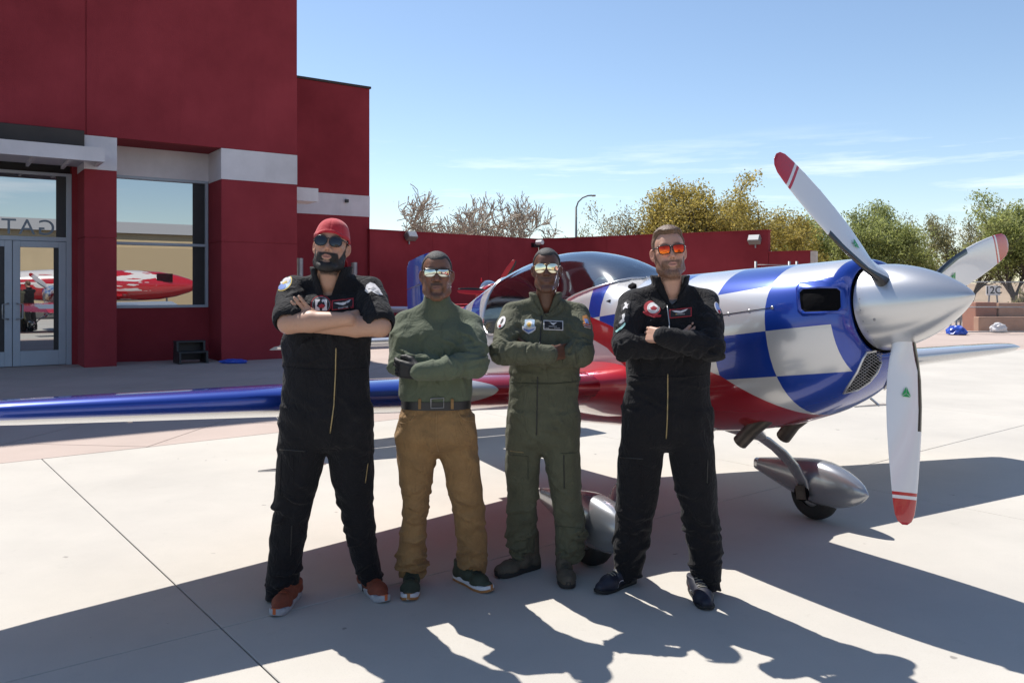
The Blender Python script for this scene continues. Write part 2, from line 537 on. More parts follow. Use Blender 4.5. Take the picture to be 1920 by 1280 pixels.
# rear block with its own band, set back
RB = 6.65
x20, x21 = T(540, RB)-1.5, T(693, RB)
HB = HZ(640, 159, RB)
zc0, zc1 = HZ(640, 404, RB), HZ(640, 364, RB)
rear = empty('rear_block', (0, 0, 0)); rear.parent = bld
bbox('wall', x20, x21, RB, RB+9, -0.02, zc0, M_RED, rear)
bbox('white_band', x20, x21+0.004, RB-0.005, RB+9, zc0+0.001, zc1, M_WHITE, rear)
bbox('wall', x20, x21, RB, RB+9, zc1+0.002, HB, M_RED, rear, bev=0.01)
bbox('parapet_cap', x20, x21+0.04, RB-0.04, RB+9, HB, HB+0.07, M_DARK, rear)
bbox('band_return', xp2b+0.003, xp2b+0.75, 0.6, 1.3, HZ(575, 377, 0.6), HZ(575, 352, 0.6), M_WHITE)
spk = MB().box((T(649, RB)-0.05, RB-0.10, zc0+0.42), (T(649, RB)+0.05, RB-0.006, zc0+0.52)); spk.build('vent', M_BLACKPL, rear)
for px_, pt, dp in ((562, 484, 5.6), (664, 492, 6.2)):
    post = empty('steel_post', (0, 0, 0)); post.parent = bld
    MB().lathe([(0.10, -0.02), (0.10, HZ(px_, pt, dp))], 16, 'z', Matrix.Translation((T(px_, dp), dp, 0)), 0, True, True).build('shaft', M_STEEL, post, auto=40)
    MB().lathe([(0.16, -0.01), (0.16, 0.03)], 16, 'z', Matrix.Translation((T(px_, dp), dp, 0)), 0, True, True).build('base_plate', M_STEEL, post, auto=40)

# ------------------------------------------------------------------ yard wall behind the aircraft
WH = 3.47
wA = pix(693, HORIZON, 27.0).xy; wC = pix(1010, HORIZON, 32.3).xy
zD = (HORIZON-433); wD = pix(1441, HORIZON, F_PX*(WH-CAM_H)/(HORIZON-433)).xy
def wall_run(a, b, h, n, parent, th=0.22):
    d = (b-a); Ln = d.length; d.normalize(); ang = math.atan2(d.y, d.x)
    M = Matrix.Translation((a.x, a.y, 0)) @ Matrix.Rotation(ang, 4, 'Z')
    for k in range(n):
        me = MB().box((k*Ln/n+0.004, 0, -0.06), ((k+1)*Ln/n-0.004, th, h), M).mesh('wall_panel')
        link('wall_panel', me, M_RED, parent)
    me = MB().box((-0.02, -0.025, h), (Ln+0.02, th+0.025, h+0.045), M).mesh('coping')
    link('coping', me, M_RED, parent)
    return M, Ln
yw = empty('yard_wall', (wA.x, wA.y, 0)); tag(yw, 'long red stucco yard wall behind the parked aircraft', 'wall')
yw.location = (0, 0, 0)
Mw1, L1 = wall_run(wA, wC, WH, 3, yw)
Mw2, L2 = wall_run(wC, wD, WH, 3, yw)
dd = (wD-wC).normalized()
wE = wD + dd*1.35
Mw3, L3 = wall_run(wD+dd*0.005, wE, WH-0.72, 1, yw)
Mend = Matrix.Translation((wE.x, wE.y, 0)) @ Matrix.Rotation(math.atan2(dd.y, dd.x), 4, 'Z')
link('end_post', MB().box((0.0, -0.03, -0.06), (0.16, 0.25, WH-0.70), Mend).mesh('end_post'), mat('weathered_post', (0.5, 0.45, 0.40), 0.9, var=0.2, vscale=3), yw)

def flood(name, M, x, z, label):
    o = empty(name); o.matrix_world = M @ Matrix.Translation((x, 0, z))
    tag(o, label, 'floodlight', 'floodlights on the yard wall')
    MB().box((-0.07, -0.05, -0.07), (0.07, -0.001, 0.07)).build('back_plate', M_STEEL, o)
    R = Matrix.Translation((0, -0.05, 0)) @ Matrix.Rotation(math.radians(-35), 4, 'X')
    h = MB().box((-0.20, -0.24, -0.13), (0.20, 0.0, 0.13), R).mesh('housing'); bevel(h, 0.03, 2); link('housing', h, mat('light_housing', (0.20, 0.19, 0.18), 0.5), o)
    MB().box((-0.17, -0.25, -0.10), (0.17, -0.241, 0.10), R).build('lens', mat('frosted_lens', (0.65, 0.65, 0.62), 0.3), o)
    MB().box((-0.02, -0.06, -0.2), (0.02, -0.02, -0.06)).build('conduit', M_STEEL, o)
flood('floodlight', Mw1, 1.55, 3.27, 'small floodlight on the yard wall beside the rear block')
flood('floodlight', Mw2, L2-0.42, 3.12, 'small floodlight at the stepped end of the yard wall')
cm = empty('security_camera'); cm.matrix_world = Mw1 @ Matrix.Translation((L1-0.25, 0, 3.25)); tag(cm, 'small dark camera unit in the corner of the yard wall', 'camera')
MB().box((-0.16, -0.16, -0.08), (0.16, -0.001, 0.08)).build('bracket', M_BLACKPL, cm)
MB().lathe([(0.0, 0.0), (0.09, 0.0), (0.09, 0.30), (0.0, 0.30)], 12, 'y', Matrix.Translation((0, -0.46, 0.10))).build('housing', mat('white_plastic', (0.7, 0.7, 0.7), 0.4), cm)
ob = empty('outlet_box'); ob.matrix_world = Mw1 @ Matrix.Translation((L1*0.62, 0, 1.15)); tag(ob, 'small grey electrical box low on the yard wall', 'electrical box')
MB().box((-0.10, -0.08, -0.16), (0.10, -0.001, 0.16)).build('box', M_STEEL, ob); MB().box((-0.08, -0.095, -0.13), (0.08, -0.081, 0.13)).build('cover', M_STEEL, ob)

# ------------------------------------------------------------------ chain-link fence, sign, planter, road on the right
road = sheet('road', [(14, 33.0), (60, 33.0), (60, 40.5), (14, 40.5)], -0.05, M_ASPH); tag(road, kind='structure')
hill = MB()
HN = 48
hv = []
rr = random.Random(3)
for j in range(14):
    for i in range(HN+1):
        x = 2 + i*2.2; y = 42 + j*4
        hv.append((x, y, -0.2 + 1.9*min(1, j/3.0) + 0.35*math.sin(x*0.31+j)*min(1, j/2) + rr.uniform(-.12, .12) - (1.0 if x < 8 else 0)*min(1, j/3.0)))
hill.add(hv, [(j*(HN+1)+i, j*(HN+1)+i+1, (j+1)*(HN+1)+i+1, (j+1)*(HN+1)+i) for j in range(13) for i in range(HN)])
hl = hill.build('terrain', M_DIRT, smooth=True); tag(hl, kind='structure')

FZ = 29.0
M_GALV = mat('galvanised_steel', (0.28, 0.29, 0.30), 0.5, metal=0.5, var=0.2, vscale=4)
def wire_mat():
    m = bpy.data.materials.new('chain_link'); m.use_nodes = True
    nt = m.node_tree; E.nt = nt
    b = nt.nodes['Principled BSDF']; b.inputs['Base Color'].default_value = (0.3, 0.31, 0.32, 1); b.inputs['Metallic'].default_value = 0.4; b.inputs['Roughness'].default_value = 0.5
    x, y, z, v = coords('Object')
    k = 1/0.055
    a = ((x+z)*k); c = ((x-z)*k)
    a = (a - a.floor() - 0.5).abs(); c = (c - c.floor() - 0.5).abs()
    w = ((a > 0.455) + (c > 0.455)).mn(1.0)
    nt.links.new(w.s, b.inputs['Alpha'])
    return m
M_LINK = wire_mat()
def fence(x0, x1, posts, zt, label, rails, y=FZ):
    o = empty('chain_link_fence', (x0, y, 0)); tag(o, label, 'fence')
    for p in posts:
        MB().tube([(p-x0, 0, -0.06), (p-x0, 0, zt+0.08)], 0.035, 8).build('post', M_GALV, o, smooth=True)
    for rz in rails:
        MB().tube([(0, -0.0, rz), (x1-x0, 0, rz)], 0.022, 6).build('rail', M_GALV, o, smooth=True)
    MB().add([(0, -0.012, 0.03), (x1-x0, -0.012, 0.03), (x1-x0, -0.012, zt), (0, -0.012, zt)], [(0, 1, 2, 3)]).build('mesh_panel', M_LINK, o)
fx = lambda px: (px-960)*FZ/F_PX
fence(fx(1801), fx(2060), [fx(1801), fx(1925), fx(2058)], 1.80, 'galvanised chain-link fence in front of the planter', (1.80, 0.92, 0.06))
fence(fx(1735), fx(1800), [fx(1735), fx(1782), fx(1793)], 0.62, 'low chain-link gate panel beside the tall fence', (0.62,))
yf = 25.5; fy = lambda px: (px-960)*yf/F_PX
wf = empty('wire_fence', (fy(1417), yf, 0)); tag(wf, 'three-strand wire fence in front of the low wall end', 'fence')
for p in (1417, 1480, 1494):
    MB().tube([(fy(p)-fy(1417), 0, -0.06), (fy(p)-fy(1417), 0, CAM_H+52*yf/F_PX)], 0.04, 8).build('post', M_GALV, wf, smooth=True)
for zz in (2.30, 2.12, 1.9, 1.5, 1.1):
    MB().tube([(0, 0, zz), (fy(1494)-fy(1417), 0, zz)], 0.008, 5).build('wire', M_GALV, wf, smooth=True)
# sign 12C
SZ = 31.0
sg = empty('stand_sign', (*(pix(1862, HORIZON, SZ).xy), 0)); tag(sg, 'white board reading 12C on splayed legs behind the fence', 'sign')
k = SZ/F_PX
sgz = CAM_H-(545-HORIZON)*k
link('board', MB().box((-13*k, -0.02, sgz-8.5*k), (13*k, 0.02, sgz+9.5*k)).mesh('board'), mat('sign_white', (0.75, 0.75, 0.73), 0.5), sg)
for sgn in (-1, 1):
    MB().tube([(sgn*7*k, 0.0, sgz-8*k), (sgn*13*k, 0, 0.0)], 0.03, 6).build('leg', M_GALV, sg)
tc = bpy.data.curves.new('characters', 'FONT'); tc.body = '12C'; tc.size = 19*k; tc.align_x = 'CENTER'; tc.align_y = 'CENTER'; tc.extrude = 0.002; tc.offset = 0.006
to = bpy.data.objects.new('characters', tc); COL.objects.link(to)
dg = bpy.context.evaluated_depsgraph_get()
tme = bpy.data.meshes.new_from_object(to.evaluated_get(dg)); bpy.data.objects.remove(to)
lo = link('characters', tme, M_BLACKPL, sg); lo.rotation_euler = (math.radians(90), 0, 0); lo.location = (0, -0.024, sgz+0.5*k)
# planter walls
M_SAND = mat('sandstone_stucco', (0.42, 0.25, 0.17), 0.9, var=0.15, vscale=3, bump=0.5, bscale=20, bdist=0.02)
M_SAND2 = mat('red_sandstone_stucco', (0.33, 0.15, 0.10), 0.9, var=0.15, vscale=3, bump=0.5, bscale=20, bdist=0.02)
pz = 30.2; pxx = lambda p: (p-960)*pz/F_PX; pzz = lambda y: CAM_H-(y-HORIZON)*pz/F_PX
pl = empty('planter_wall', (pxx(1835), pz, 0)); tag(pl, 'low stepped sandstone planter wall behind the fence', 'wall')
me = MB().box((0, 0, -0.06), (pxx(1960)-pxx(1835), 0.35, pzz(594))).mesh('low_wall'); bevel(me, 0.03, 2); link('low_wall', me, M_SAND, pl)
me = MB().box((pxx(1840)-pxx(1835), 0.36, -0.06), (pxx(1880)-pxx(1835), 1.3, pzz(567))).mesh('raised_box'); bevel(me, 0.03, 2); link('raised_box', me, M_SAND2, pl)
me = MB().box((pxx(1884)-pxx(1835), 0.37, -0.06), (pxx(1990)-pxx(1835), 0.7, pzz(568))).mesh('rear_wall'); bevel(me, 0.03, 2); link('rear_wall', me, M_SAND, pl)

def crumple(name, c, r, m, seed, label, cat, sq=(1, 1, 0.7)):
    bm = bmesh.new(); bmesh.ops.create_icosphere(bm, subdivisions=3, radius=r)
    q = random.Random(seed); ph = [(q.uniform(-9, 9), q.uniform(-9, 9), q.uniform(-9, 9), q.uniform(0, 6)) for _ in range(7)]
    for v in bm.verts:
        n = v.co.normalized()
        d = sum(abs(math.sin(n.x*a+n.y*b+n.z*cc+e)) for a, b, cc, e in ph)/7
        v.co = Vector((v.co.x*sq[0], v.co.y*sq[1], v.co.z*sq[2]))*(0.55+0.75*d)
        v.co.z = max(v.co.z, -r*sq[2]*0.45)
    me = bpy.data.meshes.new(name); bm.to_mesh(me); bm.free()
    o = link(name, me, m); zmin = min(v.co.z for v in me.vertices); o.location = (c[0], c[1], -zmin)
    tag(o, label, cat)
M_BLUEBAG = mat('blue_plastic', (0.02, 0.07, 0.42), 0.35)
M_WBAG = mat('white_plastic_bag', (0.75, 0.74, 0.74), 0.45)
crumple('blue_bag', ground(1793, 627), 0.30, M_BLUEBAG, 1, 'crumpled blue bag at the foot of the low gate panel', 'bag')
crumple('white_bag', (pix(1872, HORIZON, 29.7).x, 29.7, 0), 0.24, M_WBAG, 2, 'crumpled white plastic bag below the planter wall', 'bag', (1.2, 0.7, 0.95))
crumple('blue_rag', ground(438, 681), 0.16, M_BLUEBAG, 5, 'blue rag lying at the foot of the red pier', 'rag', (1.7, 0.8, 0.4))

# black step stool by the recessed wall
st = empty('step_stool', ground(357, 680), FA); tag(st, 'black two-step plastic stool against the red wall', 'stool')
for sx in (-0.27, 0.27):
    me = MB().prism([(sx-0.02, -0.30, 0), (sx-0.02, 0.25, 0), (sx-0.02, 0.20, 0.45), (sx-0.02, -0.05, 0.45), (sx-0.02, -0.07, 0.24), (sx-0.02, -0.27, 0.24)], (0.04, 0, 0)).mesh('side_panel'); link('side_panel', me, M_BLACKPL, st)
for (y0, y1, zz) in ((-0.27, -0.02, 0.245), (-0.05, 0.22, 0.455)):
    me = MB().box((-0.30, y0, zz-0.03), (0.30, y1, zz+0.01)).mesh('tread'); bevel(me, 0.008); link('tread', me, M_BLACKPL, st)
MB().box((-0.25, 0.17, 0.05), (0.25, 0.19, 0.42)).build('back_panel', M_BLACKPL, st)

# street lamp beyond the wall
SLZ = 55.0
lp = empty('street_lamp', (*(pix(1080, HORIZON, SLZ).xy), 0)); tag(lp, 'tall grey street lamp with curved arm beyond the wall', 'street lamp')
kz = SLZ/F_PX; zt = CAM_H + (HORIZON-388)*kz
M_POLE = mat('lamp_pole', (0.16, 0.18, 0.18), 0.6)
MB().tube([(0, 0, -0.1), (0, 0, zt)], [0.11, 0.075], 10).build('pole', M_POLE, lp, smooth=True)
MB().tube([(0, 0, zt-0.1), (4*kz, 0, zt+9*kz), (12*kz, 0, zt+17*kz), (22*kz, 0, zt+21*kz), (30*kz, 0, zt+21.5*kz)], 0.05, 8).build('arm', M_POLE, lp, smooth=True)
me = MB().box((29*kz, -0.16, zt+19.5*kz), (37*kz, 0.16, zt+22.5*kz)).mesh('lamp_head'); bevel(me, 0.05, 2); link('lamp_head', me, M_GALV, lp)

# ------------------------------------------------------------------ what the windows mirror: a tan hangar and a red jet to the right of the camera
hg = empty('tan_hangar', (22, -17, 0), FA + math.pi); tag(hg, 'tan metal hangar mirrored in the entrance doors', 'hangar')
hme = MB()
hme.box((-30, 0, -0.06), (22, 16, 5.6)); link('wall', hme.mesh('wall'), M_TAN, hg)
MB().prism([(-30.3, -0.3, 5.6), (-30.3, 16.3, 5.6), (-30.3, 8, 7.0)], (52.6, 0, 0)).build('roof', mat('hangar_roof', (0.32, 0.31, 0.30), 0.6), hg)
for k in range(3):
    MB().box((-26+k*15, -0.05, 0), (-16+k*15, -0.005, 4.6)).build('hangar_door', mat('hangar_door_dark', (0.05, 0.05, 0.055), 0.6) if k != 1 else mat('hangar_door_tan', (0.48, 0.36, 0.21), 0.6), hg)
jt = empty('red_jet', (13.6, -4.0, 0), FA); tag(jt, 'red and white jet mirrored in the recessed window', 'aircraft')
def jet_paint():
    x, y, z, v = coords('Object')
    w = noise(v, 1.1, 4, 0.5, (0.5, 0.5, 3.5))
    c = colmix((w > 0.52)*(x < 1.5), (0.42, 0.012, 0.02), (0.62, 0.58, 0.56))
    return c
M_JET = mat('jet_paint', rough=0.18, coat=0.8, color_fn=jet_paint)
prof = [(0.02, 4.0), (0.18, 3.85), (0.40, 3.4), (0.62, 2.7), (0.78, 1.8), (0.85, 0.5), (0.85, -3.5), (0.7, -5.5), (0.35, -7.5), (0.05, -8.0)]
MB().lathe(prof, 24, 'x', Matrix.Translation((0, 0, 1.75))).build('fuselage', M_JET, jt, smooth=True)
MB().box((1.5, -0.74, 1.95), (2.35, 0.74, 2.42), Matrix.Rotation(0.0, 4, 'Y')).build('windscreen', M_GLASS, jt)
for k in range(4): MB().box((-0.3-k*0.9, -0.87, 1.85), (0.05-k*0.9, -0.80, 2.2)).build('cabin_window', M_GLASS, jt)
MB().prism([(-1.0, -5.0, 1.2), (0.2, 0, 1.15), (0.2, 0.0, 1.15), (-1.0, 5.0, 1.2), (-1.9, 5.0, 1.2), (-2.4, 0, 1.15), (-1.9, -5.0, 1.2)], (0, 0, 0.12)).build('wing', M_JET, jt)
MB().prism([(-6.2, -0.06, 2.3), (-7.6, -0.06, 4.2), (-8.4, -0.06, 4.2), (-7.9, -0.06, 2.0)], (0, 0.12, 0)).build('tail_fin', M_JET, jt)
for (gx, gy) in ((2.2, 0), (-1.6, -1.4), (-1.6, 1.4)):
    MB().lathe([(0.06, -0.1), (0.27, -0.09), (0.30, 0), (0.27, 0.09), (0.06, 0.1)], 18, 'y', Matrix.Translation((gx, gy, 0.30)), 0, True, True).build('wheel', M_BLACKPL, jt, smooth=True)
    MB().tube([(gx, gy, 0.3), (gx, gy*0.8, 1.3)], 0.05, 8).build('gear_leg', M_STEEL, jt)
# ------------------------------------------------------------------ trees
def leaf_mat(name, c):
    if name in MATS: return MATS[name]
    m = bpy.data.materials.new(name); m.use_nodes = True
    nt = m.node_tree; E.nt = nt
    b = nt.nodes['Principled BSDF']; b.inputs['Roughness'].default_value = 0.6
    gi = nt.nodes.new('ShaderNodeNewGeometry')
    rnd = E(gi.outputs['Random Per Island'])
    d = tuple(k*0.6 for k in c); e = (min(c[0]*1.5, 1), min(c[1]*1.35, 1), c[2]*1.2)
    cc = colmix(rnd, d, e)
    nt.links.new(cc.s, b.inputs['Base Color'])
    tr = nt.nodes.new('ShaderNodeBsdfTranslucent'); nt.links.new(cc.s, tr.inputs['Color'])
    mx = nt.nodes.new('ShaderNodeMixShader'); mx.inputs[0].default_value = 0.5
    nt.links.new(b.outputs[0], mx.inputs[1]); nt.links.new(tr.outputs[0], mx.inputs[2])
    nt.links.new(mx.outputs[0], nt.nodes['Material Output'].inputs['Surface'])
    MATS[name] = m
    return m
M_BARK = mat('dark_bark', (0.085, 0.065, 0.05), 0.9, var=0.3, vscale=4)
M_TWIG = mat('pale_twigs', (0.40, 0.34, 0.27), 0.9, var=0.3, vscale=3)

def make_tree(loc, H, W, leafcol, n_leaf, seed, label, bare=False, leaf=0.16, trunks=3, name='mesquite_tree', base=0.16):
    n_leaf = int(n_leaf*3.0)
    q = random.Random(seed); nr = np.random.RandomState(seed)
    root = empty(name, loc); tag(root, label, 'tree', 'trees beyond the wall and fence')
    tb = MB(); tips = []
    def grow(p, d, Ln, r, lev):
        n = 3 if lev < 4 else 2
        pts = [p]; c = p.copy(); dd = d.copy()
        for _ in range(n):
            dd = (dd + Vector((q.uniform(-1, 1), q.uniform(-1, 1), q.uniform(-0.6, 0.8)))*0.28).normalized()
            c = c + dd*(Ln/n); pts.append(c.copy())
        rs = [max(r*(1-0.45*k/n), 0.019 if bare else 0.012) for k in range(n+1)]
        tb.tube(pts, rs, 6 if lev < 2 else 3, cap=False)
        if lev >= 3: tips.append((c.copy(), dd.copy()))
        if lev >= 2: tips.append((pts[n//2+1].copy(), dd.copy()))
        lim = 6 if bare else 5
        if lev < lim:
            for _ in range(3 if (lev < 3 or bare) else 2):
                a = Vector((q.uniform(-1, 1), q.uniform(-1, 1), q.uniform(-0.35, 0.75)))
                nd = (dd*0.75 + a*0.85).normalized()
                bx = Vector((c.x/(W*0.5), c.y/(W*0.5), max(c.z-H*0.55, 0)/(H*0.45)))
                if bx.length > 1.0: nd = (nd - Vector((c.x, c.y, 0)).normalized()*0.5*(1 if bx.xy.length > 0.9 else 0) - Vector((0, 0, 0.45))).normalized()
                k = q.randint(1, n)
                grow(pts[k], nd, Ln*q.uniform(0.62, 0.82), rs[k]*0.62, lev+1)
    for k in range(trunks):
        a = 2*math.pi*(k+q.random()*0.6)/trunks
        grow(Vector((0.15*math.cos(a), 0.15*math.sin(a), -0.2)), Vector((math.cos(a)*0.42, math.sin(a)*0.42, 1)).normalized(), H*0.33, H*0.022, 0)
    tb.build('trunk', M_TWIG if bare else M_BARK, root, smooth=True)
    # leaf clumps round the branch tips
    T_ = np.array([t[0] for t in tips]); 
    keep = T_[:, 2] > H*base
    T_ = T_[keep]
    idx = nr.randint(0, len(T_), n_leaf)
    sp = (0.05 if bare else 0.075)*W
    of = nr.normal(0, 1, (n_leaf, 3)); of /= np.linalg.norm(of, axis=1)[:, None]
    P = T_[idx] + of*(nr.uniform(0, 1, (n_leaf, 1))**0.6)*1.25*np.array([sp, sp, sp*0.8])
    A = nr.normal(0, 1, (n_leaf, 3)); A /= np.linalg.norm(A, axis=1)[:, None]
    Bv = np.cross(A, nr.normal(0, 1, (n_leaf, 3))); Bv /= np.linalg.norm(Bv, axis=1)[:, None]
    n_leaf = n_leaf; s1 = leaf*0.55*nr.uniform(0.5, 1.3, (n_leaf, 1)); s2 = s1*0.42
    V = np.stack([P-A*s1, P-Bv*s2, P+A*s1, P+Bv*s2], 1).reshape(-1, 3)
    me = bpy.data.meshes.new('crown')
    me.from_pydata(V.tolist(), [], [(4*i, 4*i+1, 4*i+2, 4*i+3) for i in range(n_leaf)])
    link('crown', me, leaf_mat('leaf_%d_%d_%d' % tuple(int(c*1000) for c in leafcol), leafcol), root)
    return root

def tree_px(pxc, pxw, ytop, Z, col, n, seed, label, **kw):
    H = CAM_H + (HORIZON-ytop)*Z/F_PX
    W = pxw*Z/F_PX
    c = pix(pxc, HORIZON, Z)
    r = make_tree((c.x, c.y, kw.pop('gz', -0.1)), H, W, col, n, seed, label, **kw)
    # fit the grown tree to its real height and spread
    allv = [v.co for ch in r.children for v in ch.data.vertices]
    zs = np.array([v.z for v in allv]); xs = np.array([v.x for v in allv])
    h = np.percentile(zs, 99.7); wd = np.percentile(xs, 98.5)-np.percentile(xs, 1.5)
    r.scale = (W/wd, W/wd, H/h)
    return r
YG = (0.37, 0.32, 0.09); GR = (0.29, 0.34, 0.12); OL = (0.31, 0.31, 0.17); TANL = (0.36, 0.31, 0.19)
tree_px(860, 190, 358, 42, TANL, 1300, 11, 'nearly bare pale tree beside the rear block beyond the wall', bare=True, leaf=0.06)
tree_px(985, 140, 372, 44, TANL, 1100, 12, 'nearly bare pinkish tree close to the street lamp', bare=True, leaf=0.06)
tree_px(1185, 190, 386, 48, (0.22, 0.18, 0.07), 5200, 13, 'thin brownish tree right of the street lamp', leaf=0.10)
tree_px(1310, 210, 340, 46, YG, 15000, 14, 'tallest yellow-green tree rising behind the red wall', leaf=0.13)
tree_px(1425, 180, 368, 47, YG, 13000, 15, 'yellow-green tree behind the stepped end of the wall', leaf=0.13)
tree_px(1530, 170, 408, 50, GR, 12000, 16, 'light green tree just past the wall end', leaf=0.13)
tree_px(1655, 175, 402, 44, GR, 14000, 17, 'round green mesquite tree behind the propeller spinner', leaf=0.11, gz=0.6)
tree_px(1815, 150, 425, 46, OL, 9000, 18, 'olive tree behind the white sign board', leaf=0.11, gz=0.9)
tree_px(1925, 190, 372, 40, GR, 14000, 19, 'bright green tree overhanging the chain-link fence', leaf=0.11, gz=0.6)
tree_px(1745, 90, 500, 70, OL, 3500, 21, 'small far tree in the gap between the mesquites', leaf=0.14, gz=0.9)
tree_px(1915, 40, 528, 31.5, OL, 2500, 22, 'grey-green shrub beside the planter wall', leaf=0.06, name='shrub', base=0.05)
tree_px(1120, 110, 425, 56, (0.20, 0.18, 0.06), 4500, 23, 'low scrubby tree under the street lamp', leaf=0.11)
# ------------------------------------------------------------------ aerobatic aircraft
PITCH = math.radians(8.0)
CP, SP_ = math.cos(PITCH), math.sin(PITCH)
HUBX, HUBZ = 1.493, 1.280
SILV, BLUE, REDP = (0.56, 0.56, 0.57), (0.008, 0.045, 0.33), (0.36, 0.008, 0.018)

def pw(pts, x):
    """piecewise-linear function as nodes, x an E"""
    r = None
    for (x0, y0), (x1, y1) in zip(pts[:-1], pts[1:]):
        k = (y1-y0)/(x1-x0)
        seg = (E.op('MINIMUM', E.op('MAXIMUM', x, x0), x1) - x0)*k
        r = seg if r is None else r + seg
    return r + pts[0][1]

def paint(name, fn, flake=True):
    if name in MATS: return MATS[name]
    m = mat(name, rough=0.27, coat=1.0, metal=0.4, color_fn=fn)
    return m

def fus_paint():
    x, y, z, v = coords('Object')
    s = x - HUBX; h = z - HUBZ
    ci = ((-0.145 - s)/0.355).floor()
    ri = ((h + 0.07)/0.232).floor()
    top = (h > 0.165)
    ri = ri*(1-top) + top*1.0
    chk = (ci + ri + 20.0).mod2()
    c = colmix(chk, BLUE, SILV)
    ring = (s > -0.185)*(h > -0.33)
    c = colmix(ring, c, BLUE)
    # behind the cowl: silver flanks, stripes aft of the canopy
    aft = (s < -2.05)
    c = colmix(aft, c, SILV)
    strip = ((s*1.0 + h*0.55)/0.20).floor().mod2()
    sz = (s < -3.72)*(s > -4.75)*(h > 0.10)
    c = colmix(sz, c, colmix(strip, SILV, BLUE))
    up = pw([(-4.4, 0.225), (-3.6, 0.24), (-2.9, 0.305), (-2.42, 0.315), (-1.85, 0.11), (-0.85, -0.28), (-0.49, -0.53), (-0.2, -0.75)], s)
    lo = pw([(-4.4, 0.205), (-3.6, 0.215), (-2.9, 0.25), (-2.4, 0.20), (-1.85, -0.05), (-1.45, -0.36), (-1.3, -0.75)], s)
    red = (h < up)*(h > lo)
    below = (h < lo)*(s < -1.3)
    c = colmix(below, c, SILV)
    c = colmix(red, c, REDP)
    belly = (h < -0.47)*(s < -0.9)*(s > -3.6)
    c = colmix(belly, c, REDP)
    return c
def wing_paint_r():
    x, y, z, v = coords('Object')
    vv = -y
    hc = vv*0.022 + (HUBZ-0.29-0.009)
    th = pw([(0.4, 0.135), (4.0, 0.055)], vv)
    q = (z-hc)/th
    le = x - (HUBX-1.64)          # 0 at the leading edge, negative aft
    b1 = 1.36 + (q*q)*0.34 - le*0.9
    b2 = 1.54 + (q*q)*0.36 - le*0.9
    c = colmix(vv > b1, REDP, SILV)
    c = colmix(vv > b2, c, BLUE)
    c = colmix((q < -0.62)*(vv > b1), c, SILV)
    return c
def wing_paint_l():
    x, y, z, v = coords('Object')
    hc = y*0.022 + (HUBZ-0.29-0.009)
    c = colmix(y > 1.0, REDP, SILV)
    return c
def flat(c): return lambda: colmix(0.0, c, c)
def blade_paint():
    x, y, z, v = coords('Object')       # z outwards along the blade, x towards the leading edge
    c = colmix(z > 0.885, (0.70, 0.71, 0.73), (0.45, 0.012, 0.02))
    c = colmix((z > 0.90)*(z < 0.915), c, (0.72, 0.72, 0.73))
    edge = pw([(0.1, -0.01), (0.20, 0.006), (0.32, 0.050), (0.5, 0.066), (0.63, 0.066)], z)
    c = colmix((x > edge)*(z < 0.60), c, (0.012, 0.012, 0.014))
    return c
M_SILVER = mat('silver_metallic', (0.60, 0.60, 0.61), 0.30, metal=0.75, coat=0.6)
M_PANTS = mat('grey_metallic', (0.33, 0.34, 0.36), 0.27, metal=0.6, coat=0.8, var=0.06, vscale=4)
M_BLUEP = mat('blue_metallic', BLUE, 0.28, metal=0.4, coat=1.0)
M_REDP = mat('red_gloss', (0.5, 0.010, 0.02), 0.3, metal=0.1, coat=1.0)
M_RUB = mat('tyre_rubber', (0.018, 0.018, 0.018), 0.8, var=0.3, vscale=20)
M_BLK = mat('matt_black', (0.005, 0.005, 0.006), 0.8, spec=0.05)
M_DKMET = mat('sooty_steel', (0.10, 0.085, 0.075), 0.45, metal=0.7, var=0.3, vscale=12)
M_CANOPY = glass_mat('canopy_acrylic', (0.72, 0.80, 0.84), 0.22, 0.075, see=1.0)
M_COCK = mat('cockpit_lining', (0.045, 0.055, 0.058), 0.7, var=0.3, vscale=6)
M_FUS = paint('checkered_fuselage_paint', fus_paint)
M_WR = paint('right_wing_paint', wing_paint_r)
M_WL = paint('left_wing_paint', wing_paint_l)
M_BLADE = mat('blade_paint', rough=0.25, coat=0.6, color_fn=blade_paint)

